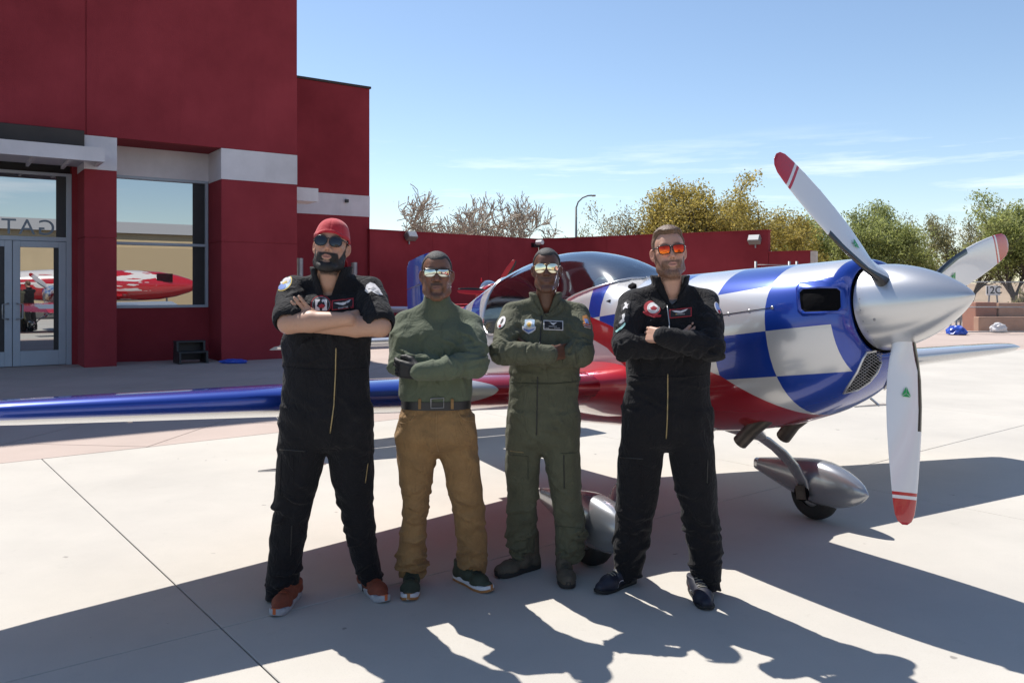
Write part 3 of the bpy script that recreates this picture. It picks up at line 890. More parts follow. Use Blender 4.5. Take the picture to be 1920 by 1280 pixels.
SEC = [  # s, half width, top, bottom, height of greatest width, sill
 (-0.128, 0.219, 0.219, -0.224, 0.00, 0.10), (-0.136, 0.245, 0.236, -0.285, 0.00, 0.10), (-0.152, 0.276, 0.248, -0.320, 0.00, 0.10), (-0.190, 0.315, 0.258, -0.365, -0.02, 0.10), (-0.26, 0.352, 0.265, -0.42, -0.04, 0.10),
 (-0.38, 0.392, 0.275, -0.480, -0.06, 0.12), (-0.55, 0.425, 0.290, -0.535, -0.07, 0.14), (-0.85, 0.445, 0.320, -0.590, -0.08, 0.16), (-1.2, 0.445, 0.350, -0.610, -0.07, 0.2),
 (-1.5, 0.435, 0.378, -0.608, -0.05, 0.27), (-1.80, 0.425, 0.41, -0.600, 0.0, 0.405), (-1.92, 0.422, 0.495, -0.595, 0.02, 0.385), (-2.10, 0.418, 0.59, -0.590, 0.03, 0.365), (-2.30, 0.412, 0.660, -0.58, 0.04, 0.335),
 (-2.50, 0.405, 0.712, -0.570, 0.04, 0.26), (-2.75, 0.395, 0.748, -0.555, 0.04, 0.205), (-3.05, 0.382, 0.762, -0.53, 0.05, 0.19), (-3.35, 0.366, 0.752, -0.50, 0.06, 0.19),
 (-3.60, 0.350, 0.728, -0.470, 0.07, 0.20), (-3.72, 0.341, 0.710, -0.455, 0.08, 0.29), (-4.0, 0.318, 0.658, -0.42, 0.1, 0.35), (-4.4, 0.280, 0.575, -0.365, 0.10, 0.3), (-4.9, 0.220, 0.48, -0.285, 0.1, 0.25),
 (-5.4, 0.150, 0.40, -0.200, 0.11, 0.22), (-5.75, 0.085, 0.345, -0.110, 0.12, 0.2), (-6.0, 0.040, 0.30, -0.02, 0.14, 0.2)]

def fus_ring(sec, n=2.25):
    s, a, ht, hb, hc, sill = sec
    half = []
    for k in range(13):                       # bottom to greatest width
        t = math.pi/2*k/12
        half.append((a*math.sin(t)**(2/n) if t > 0 else 0.0, hc + (hb-hc)*max(math.cos(t), 0)**(2/n)))
    fs = min(max((sill-hc)/(ht-hc), 0.02), 0.995)
    for k in range(1, 6):
        f = fs*k/5
        half.append((a*(1-f**n)**(1/n), hc+(ht-hc)*f))
    t0 = math.asin(fs**(n/2))
    for k in range(1, 11):
        t = t0 + (math.pi/2-t0)*k/10
        half.append((a*max(math.cos(t), 0)**(2/n), hc+(ht-hc)*math.sin(t)**(2/n)))
    right = [Vector((HUBX+s, -p[0], HUBZ+p[1])) for p in half]
    left = [Vector((HUBX+s, p[0], HUBZ+p[1])) for p in half[-2:0:-1]]
    return right + left, len(half)

def refine(secs, k=3):
    A = np.array(secs); out = []
    n = len(A)
    for i in range(n-1):
        p0, p1, p2, p3 = A[max(i-1, 0)], A[i], A[i+1], A[min(i+2, n-1)]
        d = p2[0]-p1[0]
        m1 = (p2-p0)/(p2[0]-p0[0])*d; m2 = (p3-p1)/(p3[0]-p1[0])*d
        for j in range(k):
            t = j/k
            out.append((2*t**3-3*t*t+1)*p1 + (t**3-2*t*t+t)*m1 + (-2*t**3+3*t*t)*p2 + (t**3-t*t)*m2)
    out.append(A[-1])
    return [tuple(o) for o in out]

def airfoil(chord, tk, n=18):
    pts = []
    for k in range(2*n):
        t = math.pi*k/n
        xc = 0.5*(1+math.cos(t))
        y = 5*tk*(0.2969*math.sqrt(xc)-0.1260*xc-0.3516*xc**2+0.2843*xc**3-0.1036*xc**4)
        y *= 1.0 + 0.10*math.exp(-((xc-0.04)/0.05)**2)
        pts.append((-xc*chord, (y if k <= n else -y)*chord))
    return pts

def make_plane(name, loc, heading, label, mats, detail=True, blade0=-101.0):
    root = empty(name, loc)
    root.rotation_euler = (Matrix.Rotation(heading, 3, 'Z') @ Matrix.Rotation(-PITCH, 3, 'Y')).to_euler()
    tag(root, label, 'aircraft')
    P = lambda u, v, z: Vector((u*CP + z*SP_, v, z*CP - u*SP_))      # ground frame -> aircraft frame
    # fuselage and canopy out of one loft
    secs = refine(SEC)
    fb, cb = MB(), MB()
    rings = []; nh = 0
    for sc in secs:
        r, nh = fus_ring(sc); rings.append(r)
    n = len(rings[0])
    for i in range(len(rings)-1):
        s_mid = (secs[i][0]+secs[i+1][0])/2
        quads_f, quads_c = [], []
        for j in range(n):
            jj = (j+1) % n
            def row(q): return q if q < nh else n-q
            glassy = -3.72 < s_mid < -1.80 and min(row(j), row(jj)) >= 17
            (cb if glassy else fb).add([rings[i][j], rings[i][jj], rings[i+1][jj], rings[i+1][j]], [(0, 1, 2, 3)])
    fb.add(rings[-1], [tuple(range(n))])
    def weld(mbx, nm, m, par):
        me = bpy.data.meshes.new(nm); me.from_pydata(mbx.v, [], mbx.f)
        bm = bmesh.new(); bm.from_mesh(me); bmesh.ops.remove_doubles(bm, verts=bm.verts, dist=1e-5)
        bmesh.ops.recalc_face_normals(bm, faces=bm.faces); bm.to_mesh(me); bm.free()
        return link(nm, me, m, par, True)
    fus = weld(fb, 'fuselage', mats['fus'], root)
    fus.modifiers.new('skin_thickness', 'SOLIDIFY').thickness = 0.012
    can = weld(cb, 'canopy', M_CANOPY, root)
    if detail:
        # canopy rim, cockpit tub, panel, seats
        i0 = min(i for i, sc in enumerate(secs) if sc[0] <= -1.7999); i1 = max(i for i, sc in enumerate(secs) if sc[0] >= -3.7201)
        for sd in (17, n-17):
            MB().tube([rings[i][sd] for i in range(i0, i1+1)], 0.009, 6).build('canopy_rail', M_SILVER, can, smooth=True)
        MB().tube([rings[i0][j] for j in range(17, n-16)], 0.009, 6).build('canopy_bow', M_SILVER, can, smooth=True)
        MB().tube([rings[i1][j] for j in range(17, n-16)], 0.010, 6).build('canopy_bow', M_SILVER, can, smooth=True)
        tub = MB(); tr = []
        for s_ in (-1.85, -2.3, -2.6, -3.0, -3.4, -3.7):
            sc = min(secs, key=lambda q: abs(q[0]-s_)); a = sc[1]*0.88; si = sc[5]-(0.14 if s_ > -2.4 else 0.03)
            tr.append([Vector((HUBX+s_, yy, HUBZ+hh)) for yy, hh in ((-a, si), (-a*0.95, 0.0), (-a*0.8, -0.30), (a*0.8, -0.30), (a*0.95, 0.0), (a, si))])
        tub.rings(tr, False, False, False)
        tub.add(tr[0], [(0, 1, 2, 3, 4, 5)]); tub.add(tr[-1], [(0, 1, 2, 3, 4, 5)])
        ck = tub.build('cockpit_tub', M_COCK, root)
        me = MB().box((HUBX-2.06, -0.25, HUBZ+0.02), (HUBX-2.0, 0.25, HUBZ+0.37)).mesh('instrument_panel'); bevel(me, 0.02, 2); pn = link('instrument_panel', me, M_BLK, ck)
        for yy, zz in ((-0.18, 0.30), (0.0, 0.30), (0.18, 0.30), (-0.1, 0.16), (0.1, 0.16)):
            MB().lathe([(0.0, -0.012), (0.05, -0.012), (0.05, 0.0)], 16, 'x', Matrix.Translation((HUBX-2.062, yy, HUBZ+zz-0.02)), 0, False, False).build('gauge', mat('gauge_face', (0.35, 0.37, 0.38), 0.3), pn)
        for s_ in (-2.75, -3.45):
            seat = MB().prism([(HUBX+s_, -0.22, HUBZ-0.25), (HUBX+s_-0.10, -0.22, HUBZ+0.42), (HUBX+s_-0.17, -0.22, HUBZ+0.42), (HUBX+s_-0.12, -0.22, HUBZ-0.25)], (0, 0.44, 0)).mesh('seat_back'); bevel(seat, 0.02, 2)
            link('seat_back', seat, M_COCK, ck)
            for yy in (-0.10, 0.10):
                MB().tube([(HUBX+s_-0.02, yy, HUBZ-0.1), (HUBX+s_-0.085, yy, HUBZ+0.40)], 0.018, 6).build('harness', mat('harness_web', (0.30, 0.33, 0.32), 0.8), ck)
        for (y0, y1, x0, x1) in ((-0.30, -0.30, -2.55, -3.3), (0.30, 0.30, -2.55, -3.3), (-0.3, 0.3, -3.1, -3.1), (-0.25, 0.25, -2.35, -2.95)):
            MB().tube([(HUBX+x0, y0, HUBZ+0.05), (HUBX+(x0+x1)/2, (y0+y1)/2, HUBZ+0.30), (HUBX+x1, y1, HUBZ+0.08)], 0.014, 6).build('frame_tube', M_STEEL, ck)
        # headset on the coaming: green cups and band
        hd = Vector((HUBX-2.28, -0.06, HUBZ+0.40))
        bm = bmesh.new(); bmesh.ops.create_uvsphere(bm, u_segments=20, v_segments=12, radius=0.105)
        me = bpy.data.meshes.new('helmet_shell'); bm.to_mesh(me); bm.free()
        ho = link('helmet_shell', me, mat('green_helmet', (0.05, 0.16, 0.13), 0.35), ck, True); ho.location = hd; ho.scale = (1.1, 1.0, 0.9)
        MB().tube([hd+Vector((0.02, -0.11, -0.05)), hd+Vector((0.09, -0.08, -0.09)), hd+Vector((0.12, 0, -0.1)), hd+Vector((0.09, 0.08, -0.09)), hd+Vector((0.02, 0.11, -0.05))], 0.022, 8).build('helmet_trim', M_BLK, ck, smooth=True)
        for sgn in (-1, 1):
            MB().lathe([(0.0, -0.03), (0.05, -0.03), (0.055, 0.0), (0.05, 0.03), (0.0, 0.03)], 14, 'y', Matrix.Translation(hd+Vector((-0.02, 0.12*sgn, -0.05)))).build('ear_cup', M_COCK, ck, smooth=True)
    # spinner
    prof = []
    for k in range(25):
        t = k/24; xx = -0.12 + 0.475*t
        prof.append((0.213*(1-t**1.75)**0.80 if t < 1 else 0.0, xx))
    sp = MB().lathe(prof, 48, 'x', Matrix.Translation((HUBX, 0, HUBZ))).build('spinner', mats['spin'], root, smooth=True)
    MB().lathe([(0.05, -0.125), (0.206, -0.125), (0.206, -0.10)], 48, 'x', Matrix.Translation((HUBX, 0, HUBZ))).build('backplate', M_BLK, root)
    MB().lathe([(0.0, -0.1275), (0.2185, -0.1275)], 48, 'x', Matrix.Translation((HUBX, 0, HUBZ))).build('cowl_bulkhead', M_BLK, root)
    th0 = math.radians(blade0)
    if detail:
        scr = MB().lathe([(0.0, 0.0025), (0.006, 0.002), (0.0075, 0.0)], 8, 'z').mesh('screw'); scr.materials.append(M_STEEL)
        for k in range(24):
            a = th0 + math.radians(60) + 2*math.pi*k/24
            for (xx, rr_) in (((-0.085, 0.2085),) if k % 2 else ((-0.085, 0.2085), (-0.03, 0.2035))):
                if xx > -0.05 and k % 4: continue
                so = bpy.data.objects.new('screw', scr); COL.objects.link(so); so.parent = sp
                nrm = Vector((0.12, math.cos(a), math.sin(a))).normalized()
                so.location = Vector((HUBX+xx, math.cos(a)*rr_, HUBZ+math.sin(a)*rr_)); so.rotation_euler = nrm.to_track_quat('Z', 'Y').to_euler()
    # blades
    bl = MB(); br = []
    st = [(0.10, 0.046, 0.95, 50), (0.16, 0.049, 0.85, 46), (0.21, 0.058, 0.60, 42), (0.27, 0.072, 0.36, 38), (0.36, 0.088, 0.22, 33), (0.48, 0.098, 0.155, 28), (0.60, 0.098, 0.125, 25),
          (0.72, 0.093, 0.105, 22), (0.84, 0.083, 0.09, 20), (0.93, 0.073, 0.08, 19), (0.985, 0.062, 0.075, 18), (1.015, 0.044, 0.075, 18), (1.03, 0.016, 0.075, 18)]
    for (r, hc_, tk, tw) in st:
        w = math.radians(tw - 12); ring = []
        for k in range(20):
            t = 2*math.pi*k/20
            cx = hc_*math.cos(t); ty = hc_*tk*math.sin(t)*(0.6+0.4*math.cos(t) if tk < 0.5 else 1)
            ring.append(Vector((cx*math.cos(w)-ty*math.sin(w), cx*math.sin(w)+ty*math.cos(w), r)))
        br.append(ring)
    bl.rings(br)
    bme = bl.mesh('propeller_blade'); bme.materials.append(mats['blade']); bme.polygons.foreach_set('use_smooth', [True]*len(bme.polygons))
    for k in range(3):
        a = th0 + k*2*math.pi/3
        o = bpy.data.objects.new('propeller_blade', bme); COL.objects.link(o); o.parent = root
        zax = Vector((0, math.cos(a), math.sin(a)))           # outwards
        xax = Vector((0, -math.sin(a), math.cos(a)))          # leading edge: counter-clockwise seen from ahead... see below
        yax = zax.cross(xax)
        o.matrix_local = Matrix.Translation((HUBX, 0, HUBZ)) @ Matrix((xax, yax, zax)).transposed().to_4x4()
        if detail:
            w = math.radians(32-12)
            nrm = Vector((-math.sin(w), math.cos(w), 0)); chd = Vector((math.cos(w), math.sin(w), 0))
            if yax.x < 0: nrm = -nrm
            tri = MB()
            for q in range(3):
                aa = math.radians(90+120*q); ab = math.radians(90+120*(q+1))
                c0 = (0, 0); p1 = (0.031*math.cos(aa), 0.031*math.sin(aa)); p2 = (0.031*math.cos(ab), 0.031*math.sin(ab))
                mid = ((p1[0]+p2[0])/2*0.16, (p1[1]+p2[1])/2*0.16)
                loc3 = [Vector((0, 0, 0.43)) + chd*pp[0]*0.85 + Vector((0, 0, -pp[1])) + nrm*0.016 for pp in (mid, (p1[0]*0.92+mid[0], p1[1]*0.92+mid[1]), (p2[0]*0.92+mid[0], p2[1]*0.92+mid[1]))]
                tri.prism(loc3, nrm*0.001)
            tri.build('maker_mark', mat('green_mark', (0.01, 0.30, 0.07), 0.5), o)
    # wings
    for sd, wm in ((-1, mats['wr']), (1, mats['wl'])):
        wb = MB(); wr_ = []
        for vv, ch, tk in ((0.30, 1.78, 0.150), (0.8, 1.66, 0.150), (1.5, 1.49, 0.148), (2.3, 1.29, 0.142), (3.1, 1.09, 0.135), (3.7, 0.945, 0.128), (3.92, 0.88, 0.120), (3.98, 0.82, 0.09), (4.0, 0.74, 0.04)):
            le = HUBX-1.64 - (0.02 if vv > 3.95 else 0)
            wr_.append([Vector((le+px_, sd*vv, HUBZ-0.30+0.022*vv+pz_)) for px_, pz_ in airfoil(ch, tk)])
        wb.rings(wr_)
        wo = wb.build('wing', wm, root, auto=50)
        MB().box((HUBX-1.64-1.30, -0.004, -0.004), (HUBX-1.64-1.29, 0.004, 0.004)) if False else None
        # root fairing
        fr = MB(); frr = []
        for vv, gx, gz in ((0.22, 0.13, 0.16), (0.36, 0.085, 0.09), (0.46, 0.04, 0.04), (0.60, 0.006, 0.004), (0.75, -0.012, -0.01)):
            frr.append([Vector((HUBX-1.64+gx+px_*(1+0.10*gx), sd*vv, HUBZ-0.30+0.022*vv+pz_*(1+gz*3.2))) for px_, pz_ in airfoil(1.74+gx, 0.152)])
        fr.rings(frr); fr.build('wing_fairing', mats['fair'], root, auto=60)
        if detail:
            # aileron spade under the wing
            vv = 2.42
            top = Vector((HUBX-1.64-0.78, sd*vv, HUBZ-0.30+0.022*vv-0.07)); bot = top + Vector((0.42, 0, -0.30))
            spd = MB().tube([top, top+Vector((0.10, 0, -0.03)), bot], [0.014, 0.013, 0.010], 8).build('spade_arm', M_SILVER, root, smooth=True)
            me = MB().prism([bot+Vector((0.10, 0.0, 0)), bot+Vector((-0.10, -0.19, 0)), bot+Vector((-0.12, 0.0, 0)), bot+Vector((-0.10, 0.19, 0))], (0, 0, 0.009)).mesh('spade_plate'); bevel(me, 0.003)
            link('spade_plate', me, M_SILVER, spd)
            for vv, fr_ in ((1.2, 0.75), (2.2, 0.75), (3.2, 0.75)):
                ch = 1.78-0.243*(vv-0.3)
                MB().box((HUBX-1.64-ch*fr_-0.04, sd*vv-0.012, HUBZ-0.30+0.022*vv-0.078), (HUBX-1.64-ch*fr_+0.06, sd*vv+0.012, HUBZ-0.30+0.022*vv-0.03)).build('aileron_hinge', M_SILVER, root)
    # landing gear
    for sd in (-1, 1):
        wc = P(0.0, sd*0.925, 0.175)
        lg = MB(); lr = []
        pathg = [(0.10, 0.70), (0.28, 0.655), (0.45, 0.585), (0.60, 0.49), (0.72, 0.385), (0.80, 0.28), (0.835, 0.185)]
        for i, (vv, zz) in enumerate(pathg):
            a = pathg[min(i+1, len(pathg)-1)]; b = pathg[max(i-1, 0)]
            tv, tz = a[0]-b[0], a[1]-b[1]; ln = math.hypot(tv, tz); nv, nz = -tz/ln, tv/ln
            wd = 0.085-0.045*i/(len(pathg)-1); tk = 0.019-0.004*i/6
            q = []
            for k in range(12):
                t = 2*math.pi*k/12
                ex = wd*abs(math.cos(t))**0.7*(1 if math.cos(t) > 0 else -1); ey = tk*abs(math.sin(t))**0.6*(1 if math.sin(t) > 0 else -1)
                q.append(P(-0.03+0.03*i/6+ex, sd*(vv+nv*ey), zz+nz*ey))
            lr.append(q)
        lg.rings(lr)
        leg = lg.build('gear_leg', M_PANTS, root, auto=50)
        fa = MB(); fr2 = []
        for (vv, zz, wd, tk) in ((0.16, 0.76, 0.26, 0.10), (0.28, 0.68, 0.17, 0.065), (0.40, 0.61, 0.115, 0.035)):
            fr2.append([P(-0.05+wd*math.cos(2*math.pi*k/16), sd*(vv+0.3*tk*math.sin(2*math.pi*k/16)), zz+tk*math.sin(2*math.pi*k/16)) for k in range(16)])
        fa.rings(fr2); fa.build('leg_fairing', M_SILVER, leg, smooth=True)
        # wheel
        wh = empty('wheel', (0, 0, 0)); wh.parent = root; wh.location = wc
        wh.rotation_euler = (0, PITCH, 0)
        MB().lathe([(0.085, -0.055), (0.13, -0.062), (0.158, -0.052), (0.172, -0.028), (0.1750, 0), (0.172, 0.028), (0.158, 0.052), (0.13, 0.062), (0.085, 0.055)], 36, 'y').build('tyre', M_RUB, wh, smooth=True)
        MB().lathe([(0.0, -0.045), (0.05, -0.05), (0.086, -0.04), (0.086, 0.04), (0.05, 0.05), (0.0, 0.045)], 24, 'y').build('hub', M_STEEL, wh, auto=40)
        MB().box((-0.05, -0.075, -0.04), (0.04, 0.075, 0.06)).build('brake_caliper', M_BLK, wh)
        # spat: teardrop shell open below
        sb = MB(); sr = []
        for k in range(22):
            t = k/21; u = 0.42-0.94*t
            if t < 0.40: q = math.sin(math.pi/2*(t/0.40))**0.62
            else: q = 1-0.72*((t-0.40)/0.60)**1.25
            q = max(q, 0.02)
            hw, hh = 0.108*q, 0.155*q*(1.0 if t < 0.45 else 1.0-0.10*(t-0.45))
            zc = 0.245 + 0.02*t + (0.03*(t-0.4) if t > 0.4 else 0)
            ring = []
            for j in range(24):
                a = 2*math.pi*j/24
                cx = abs(math.cos(a))**0.85*(1 if math.cos(a) > 0 else -1); cz = abs(math.sin(a))**0.85*(1 if math.sin(a) > 0 else -1)
                zz = zc+hh*cz
                ring.append(P(u, sd*0.925+hw*cx, max(zz, 0.115)))
            sr.append(ring)
        sb.rings(sr)
        so = sb.build('wheel_spat', M_PANTS, root, smooth=True)
        # dark cut-out where leg and brake enter, with the axle plate
        MB().lathe([(0.0, 0.0), (0.055, 0.0), (0.06, 0.012), (0.0, 0.014)], 20, 'y', Matrix.Translation(P(-0.01, sd*0.925-sd*0.125, 0.19))).build('axle_cover', M_BLK, so)
        me = MB().box((-0.035, -0.012, -0.05), (0.03, 0.012, 0.04), Matrix.Translation(P(0.0, sd*0.925-sd*0.135, 0.20))).mesh('axle_plate'); link('axle_plate', me, M_DKMET, so)
    # tail
    hb_ = HUBZ
    def slab(nm, sects, m, par=root, au=50):
        b = MB(); b.rings(sects); return b.build(nm, m, par, auto=au)
    fin = [[Vector((HUBX+le+px_, pz_, hb_+h)) for px_, pz_ in airfoil(ch, 0.10, 10)] for h, le, ch in ((0.20, -4.95, 0.60), (0.50, -5.12, 0.46), (0.84, -5.27, 0.32), (0.90, -5.30, 0.29))]
    slab('fin', fin, mats['fin'])
    rud = [[Vector((HUBX+le+px_, pz_, hb_+h)) for px_, pz_ in airfoil(ch, 0.075, 10)] for h, le, ch in ((-0.02, -5.58, 0.50), (0.45, -5.58, 0.54), (0.85, -5.60, 0.50), (0.92, -5.60, 0.49))]
    slab('rudder', rud, mats['fin'])
    rud2 = [[Vector((HUBX+le+px_, pz_, hb_+h)) for px_, pz_ in airfoil(ch, 0.08, 10)] for h, le, ch in ((0.93, -5.30, 0.79), (1.17, -5.38, 0.68), (1.23, -5.44, 0.56))]
    slab('rudder_horn', rud2, mats['fin'])
    for sd in (-1, 1):
        stb = [[Vector((HUBX+le+px_, sd*v_, hb_+0.30+pz_)) for px_, pz_ in airfoil(ch, tk, 12)] for v_, le, ch, tk in ((0.03, -5.15, 0.62, 0.12), (0.9, -5.25, 0.50, 0.12), (1.54, -5.33, 0.40, 0.12), (1.58, -5.35, 0.36, 0.06))]
        slab('stabiliser', stb, mats['stab'])
        el = [[Vector((HUBX+le+px_, sd*v_, hb_+0.30+pz_)) for px_, pz_ in airfoil(ch, 0.09, 12)] for v_, le, ch in ((0.08, -5.79, 0.46), (0.9, -5.76, 0.40), (1.56, -5.74, 0.34))]
        slab('elevator', el, mats['stab'])
        hn = [[Vector((HUBX+le+px_, sd*v_, hb_+0.30+pz_)) for px_, pz_ in airfoil(ch, 0.10, 12)] for v_, le, ch in ((1.47, -5.50, 0.78), (1.62, -5.54, 0.70), (1.66, -5.60, 0.6))]
    tw = P(-4.55, 0, 0.09)
    MB().lathe([(0.03, -0.03), (0.085, -0.028), (0.09, 0), (0.085, 0.028), (0.03, 0.03)], 20, 'y', Matrix.Translation(tw), 0, True, True).build('tail_wheel', M_RUB, root, smooth=True)
    MB().tube([tw, tw+Vector((0.12, 0, 0.12)), Vector((HUBX-5.6, 0, HUBZ-0.13))], 0.018, 8).build('tail_spring', M_STEEL, root, smooth=True)
    # cowl openings
    bvh = None
    if detail:
        me = fus.data
        bvh = BVHTree.FromPolygons([v.co for v in me.vertices], [p.vertices[:] for p in me.polygons])
        def patch_on(poly, off, nm, m, par, side=-1, inner=0.0):
            """polygon given as (s, h) laid on the flank of the cowl"""
            mb = MB(); vs_ = []
            for (s_, h_) in poly:
                hit = bvh.ray_cast(Vector((HUBX+s_, side*2.0, HUBZ+h_)), Vector((0, -side, 0)))
                if hit[0] is None: hit = bvh.find_nearest(Vector((HUBX+s_, side*0.2, HUBZ+h_)))
                p = hit[0]; nn = hit[1]
                if nn.y*side < 0: nn = -nn
                vs_.append(p + nn*off)
            return vs_
        Mi = (Matrix.Translation(loc) @ root.rotation_euler.to_matrix().to_4x4()).inverted()
        co_, cd_ = Mi @ Vector((0, 0, CAM_H)), None
        def cast_px(poly, off, side):
            """points of the flank seen through pixels of the photograph, mirrored for the far side"""
            out = []
            for (x_, y_) in poly:
                d_ = Mi.to_3x3() @ Vector(((x_-960)/F_PX, 1, -(y_-HORIZON)/F_PX)); d_.normalize()
                h_ = bvh.ray_cast(co_, d_)
                if h_[0] is None: h_ = bvh.find_nearest(co_ + d_*4.2)
                n_ = h_[1] if h_[1].dot(d_) < 0 else -h_[1]
                q_ = h_[0] + n_*off
                out.append(Vector((q_.x, q_.y*(-side), q_.z)))
            return out
        def shrink(poly, k_):
            cx_ = sum(a for a, b in poly)/len(poly); cy_ = sum(b for a, b in poly)/len(poly)
            return [(cx_+(a-cx_)*k_, cy_+(b-cy_)*k_) for a, b in poly]
        for side in (-1, 1):
            # cooling inlet: raised scoop with a dark mouth
            outl = [(1503, 549), (1509, 543), (1540, 541), (1572, 541), (1578, 546), (1579, 576), (1574, 582), (1540, 584), (1513, 585), (1506, 579), (1504, 565)]
            big = cast_px([(1540+(a-1540)*1.30, 562+(b-562)*(1.75 if b < 562 else 1.35)) for a, b in outl], 0.001, side)
            mid = [q+Vector((0.004, side*0.020, 0.0)) for q in cast_px(shrink(outl, 1.12), 0.004, side)]
            inn = [q+Vector((0.0, side*0.012, 0.0)) for q in cast_px(outl, 0.004, side)]
            rimm = MB(); rimm.rings([big, mid, inn], True, False, False)
            rimm.build('inlet_lip', M_BLUEP, fus, auto=80)
            mo = MB(); mo.rings([inn] + [[q+Vector((0, side*0.006, 0)) for q in cast_px(shrink(outl, k_), 0.003, side)] for k_ in (0.9, 0.5, 0.2)], True, False, True)
            mo.build('inlet_mouth', M_BLK, fus)
        # mesh-covered oil cooler inlet low on the cowl
        for side in (-1, 1):
            gp_ = [(1654, 660), (1651, 680), (1643, 698), (1628, 716), (1606, 730), (1581, 736), (1592, 719), (1607, 696), (1617, 672), (1624, 661), (1640, 658)]
            vs_ = cast_px(gp_, 0.004, side)
            gm = MB(); gm.rings([vs_] + [cast_px(shrink(gp_, k_), 0.0035, side) for k_ in (0.7, 0.4, 0.15)], True, False, True)
            gb = gm.build('cooler_inlet', M_BLK, fus)
            cc = sum(vs_, Vector())/len(vs_)
            MB().tube(vs_+[vs_[0]], 0.006, 6).build('inlet_rim', M_SILVER, gb, smooth=True)
            wires = MB()
            def inside(pt, poly):
                r = False
                for i in range(len(poly)):
                    (x1, y1), (x2, y2) = poly[i], poly[i-1]
                    if (y1 > pt[1]) != (y2 > pt[1]) and pt[0] < (x2-x1)*(pt[1]-y1)/(y2-y1)+x1: r = not r
                return r
            for ang in (35, 145):
                d = (math.cos(math.radians(ang)), math.sin(math.radians(ang))); nn_ = (-d[1], d[0])
                for k in range(-14, 15):
                    run = []
                    for q in range(-40, 41):
                        pt = (1620+nn_[0]*k*4.6+d[0]*q*2.0, 697+nn_[1]*k*4.6+d[1]*q*2.0)
                        if inside(pt, gp_): run.append(pt)
                    if len(run) > 1:
                        e = cast_px([run[0], run[len(run)//2], run[-1]], 0.006, side)
                        wires.tube(e, 0.0018, 4)
            wo_ = wires.build('inlet_mesh', M_STEEL, gb); wo_['kind'] = 'stuff'
            # cowl fasteners and seam
            for s_ in (-0.46, -0.60, -0.74, -0.92, -1.10):
                e = patch_on([(s_, 0.045)], 0.001, 'f', None, None, side)[0]
                MB().lathe([(0.0, 0.004), (0.007, 0.003), (0.010, 0.0)], 10, 'y' , Matrix.Translation(e) @ Matrix.Rotation(0 if side > 0 else math.pi, 4, 'Z')).build('fastener', M_STEEL, fus)
            seam = patch_on([(s_*0.01, 0.045) for s_ in range(-45, -121, -5)], 0.0015, 's', None, None, side)
            MB().tube(seam, 0.0016, 4).build('cowl_seam', M_BLK, fus)
        # exhaust stacks, belly
        for yy in (-0.16, 0.16):
            MB().tube([(HUBX-0.75, yy, HUBZ-0.50), (HUBX-0.90, yy, HUBZ-0.58), (HUBX-1.00, yy*1.1, HUBZ-0.66)], [0.042, 0.044, 0.044], 14, cap=False).build('exhaust_stack', M_DKMET, root, smooth=True)
            MB().lathe([(0.0, 0.0), (0.042, 0.0)], 14, 'x', Matrix.Translation((HUBX-0.98, yy*1.1, HUBZ-0.645))).build('exhaust_bore', M_BLK, root)
        # little fresh-air vent and filler cap ahead of the windscreen
        me = MB().prism([(HUBX-1.80, -0.25, HUBZ+0.325), (HUBX-1.73, -0.27, HUBZ+0.305), (HUBX-1.72, -0.235, HUBZ+0.325), (HUBX-1.79, -0.21, HUBZ+0.345)], (0, 0, 0.03)).mesh('air_vent'); bevel(me, 0.006); link('air_vent', me, M_BLK, root)
    return root

mats1 = dict(fus=M_FUS, spin=M_SILVER, blade=M_BLADE, wr=M_WR, wl=M_WL, fair=M_REDP, fin=M_BLUEP, stab=M_SILVER)
P0 = Vector((1.245, 5.125, 0))
plane = make_plane('aerobatic_plane', P0, math.radians(-60), 'blue and silver checkered aerobatic plane with three-blade propeller behind the four men', mats1)

def red_blade():
    x, y, z, v = coords('Object')
    c = colmix(y > 0.0, (0.02, 0.018, 0.016), (0.45, 0.01, 0.015))
    return c
M_RB = mat('red_black_blade', rough=0.35, color_fn=red_blade)
def fus2():
    x, y, z, v = coords('Object')
    return colmix(((x*1.7+z*2.3).floor().mod2())*(x < 0.6), (0.45, 0.01, 0.018), (0.62, 0.60, 0.60))
M_F2 = mat('red_white_fuselage_paint', rough=0.3, coat=1.0, color_fn=fus2)
def wing2():
    x, y, z, v = coords('Object')
    return colmix((y.abs()) > 1.9, (0.5, 0.02, 0.04), (0.40, 0.42, 0.55))
M_W2 = mat('red_grey_wing_paint', rough=0.3, coat=1.0, color_fn=wing2)
mats2 = dict(fus=M_F2, spin=M_REDP, blade=M_RB, wr=M_W2, wl=M_W2, fair=M_REDP, fin=M_REDP, stab=M_REDP)
c2 = pix(922, HORIZON, 23.5)
make_plane('aerobatic_plane', (c2.x, c2.y, 0), math.radians(-84), 'red aerobatic plane parked by the yard wall behind the checkered one', mats2, detail=False, blade0=178.0)
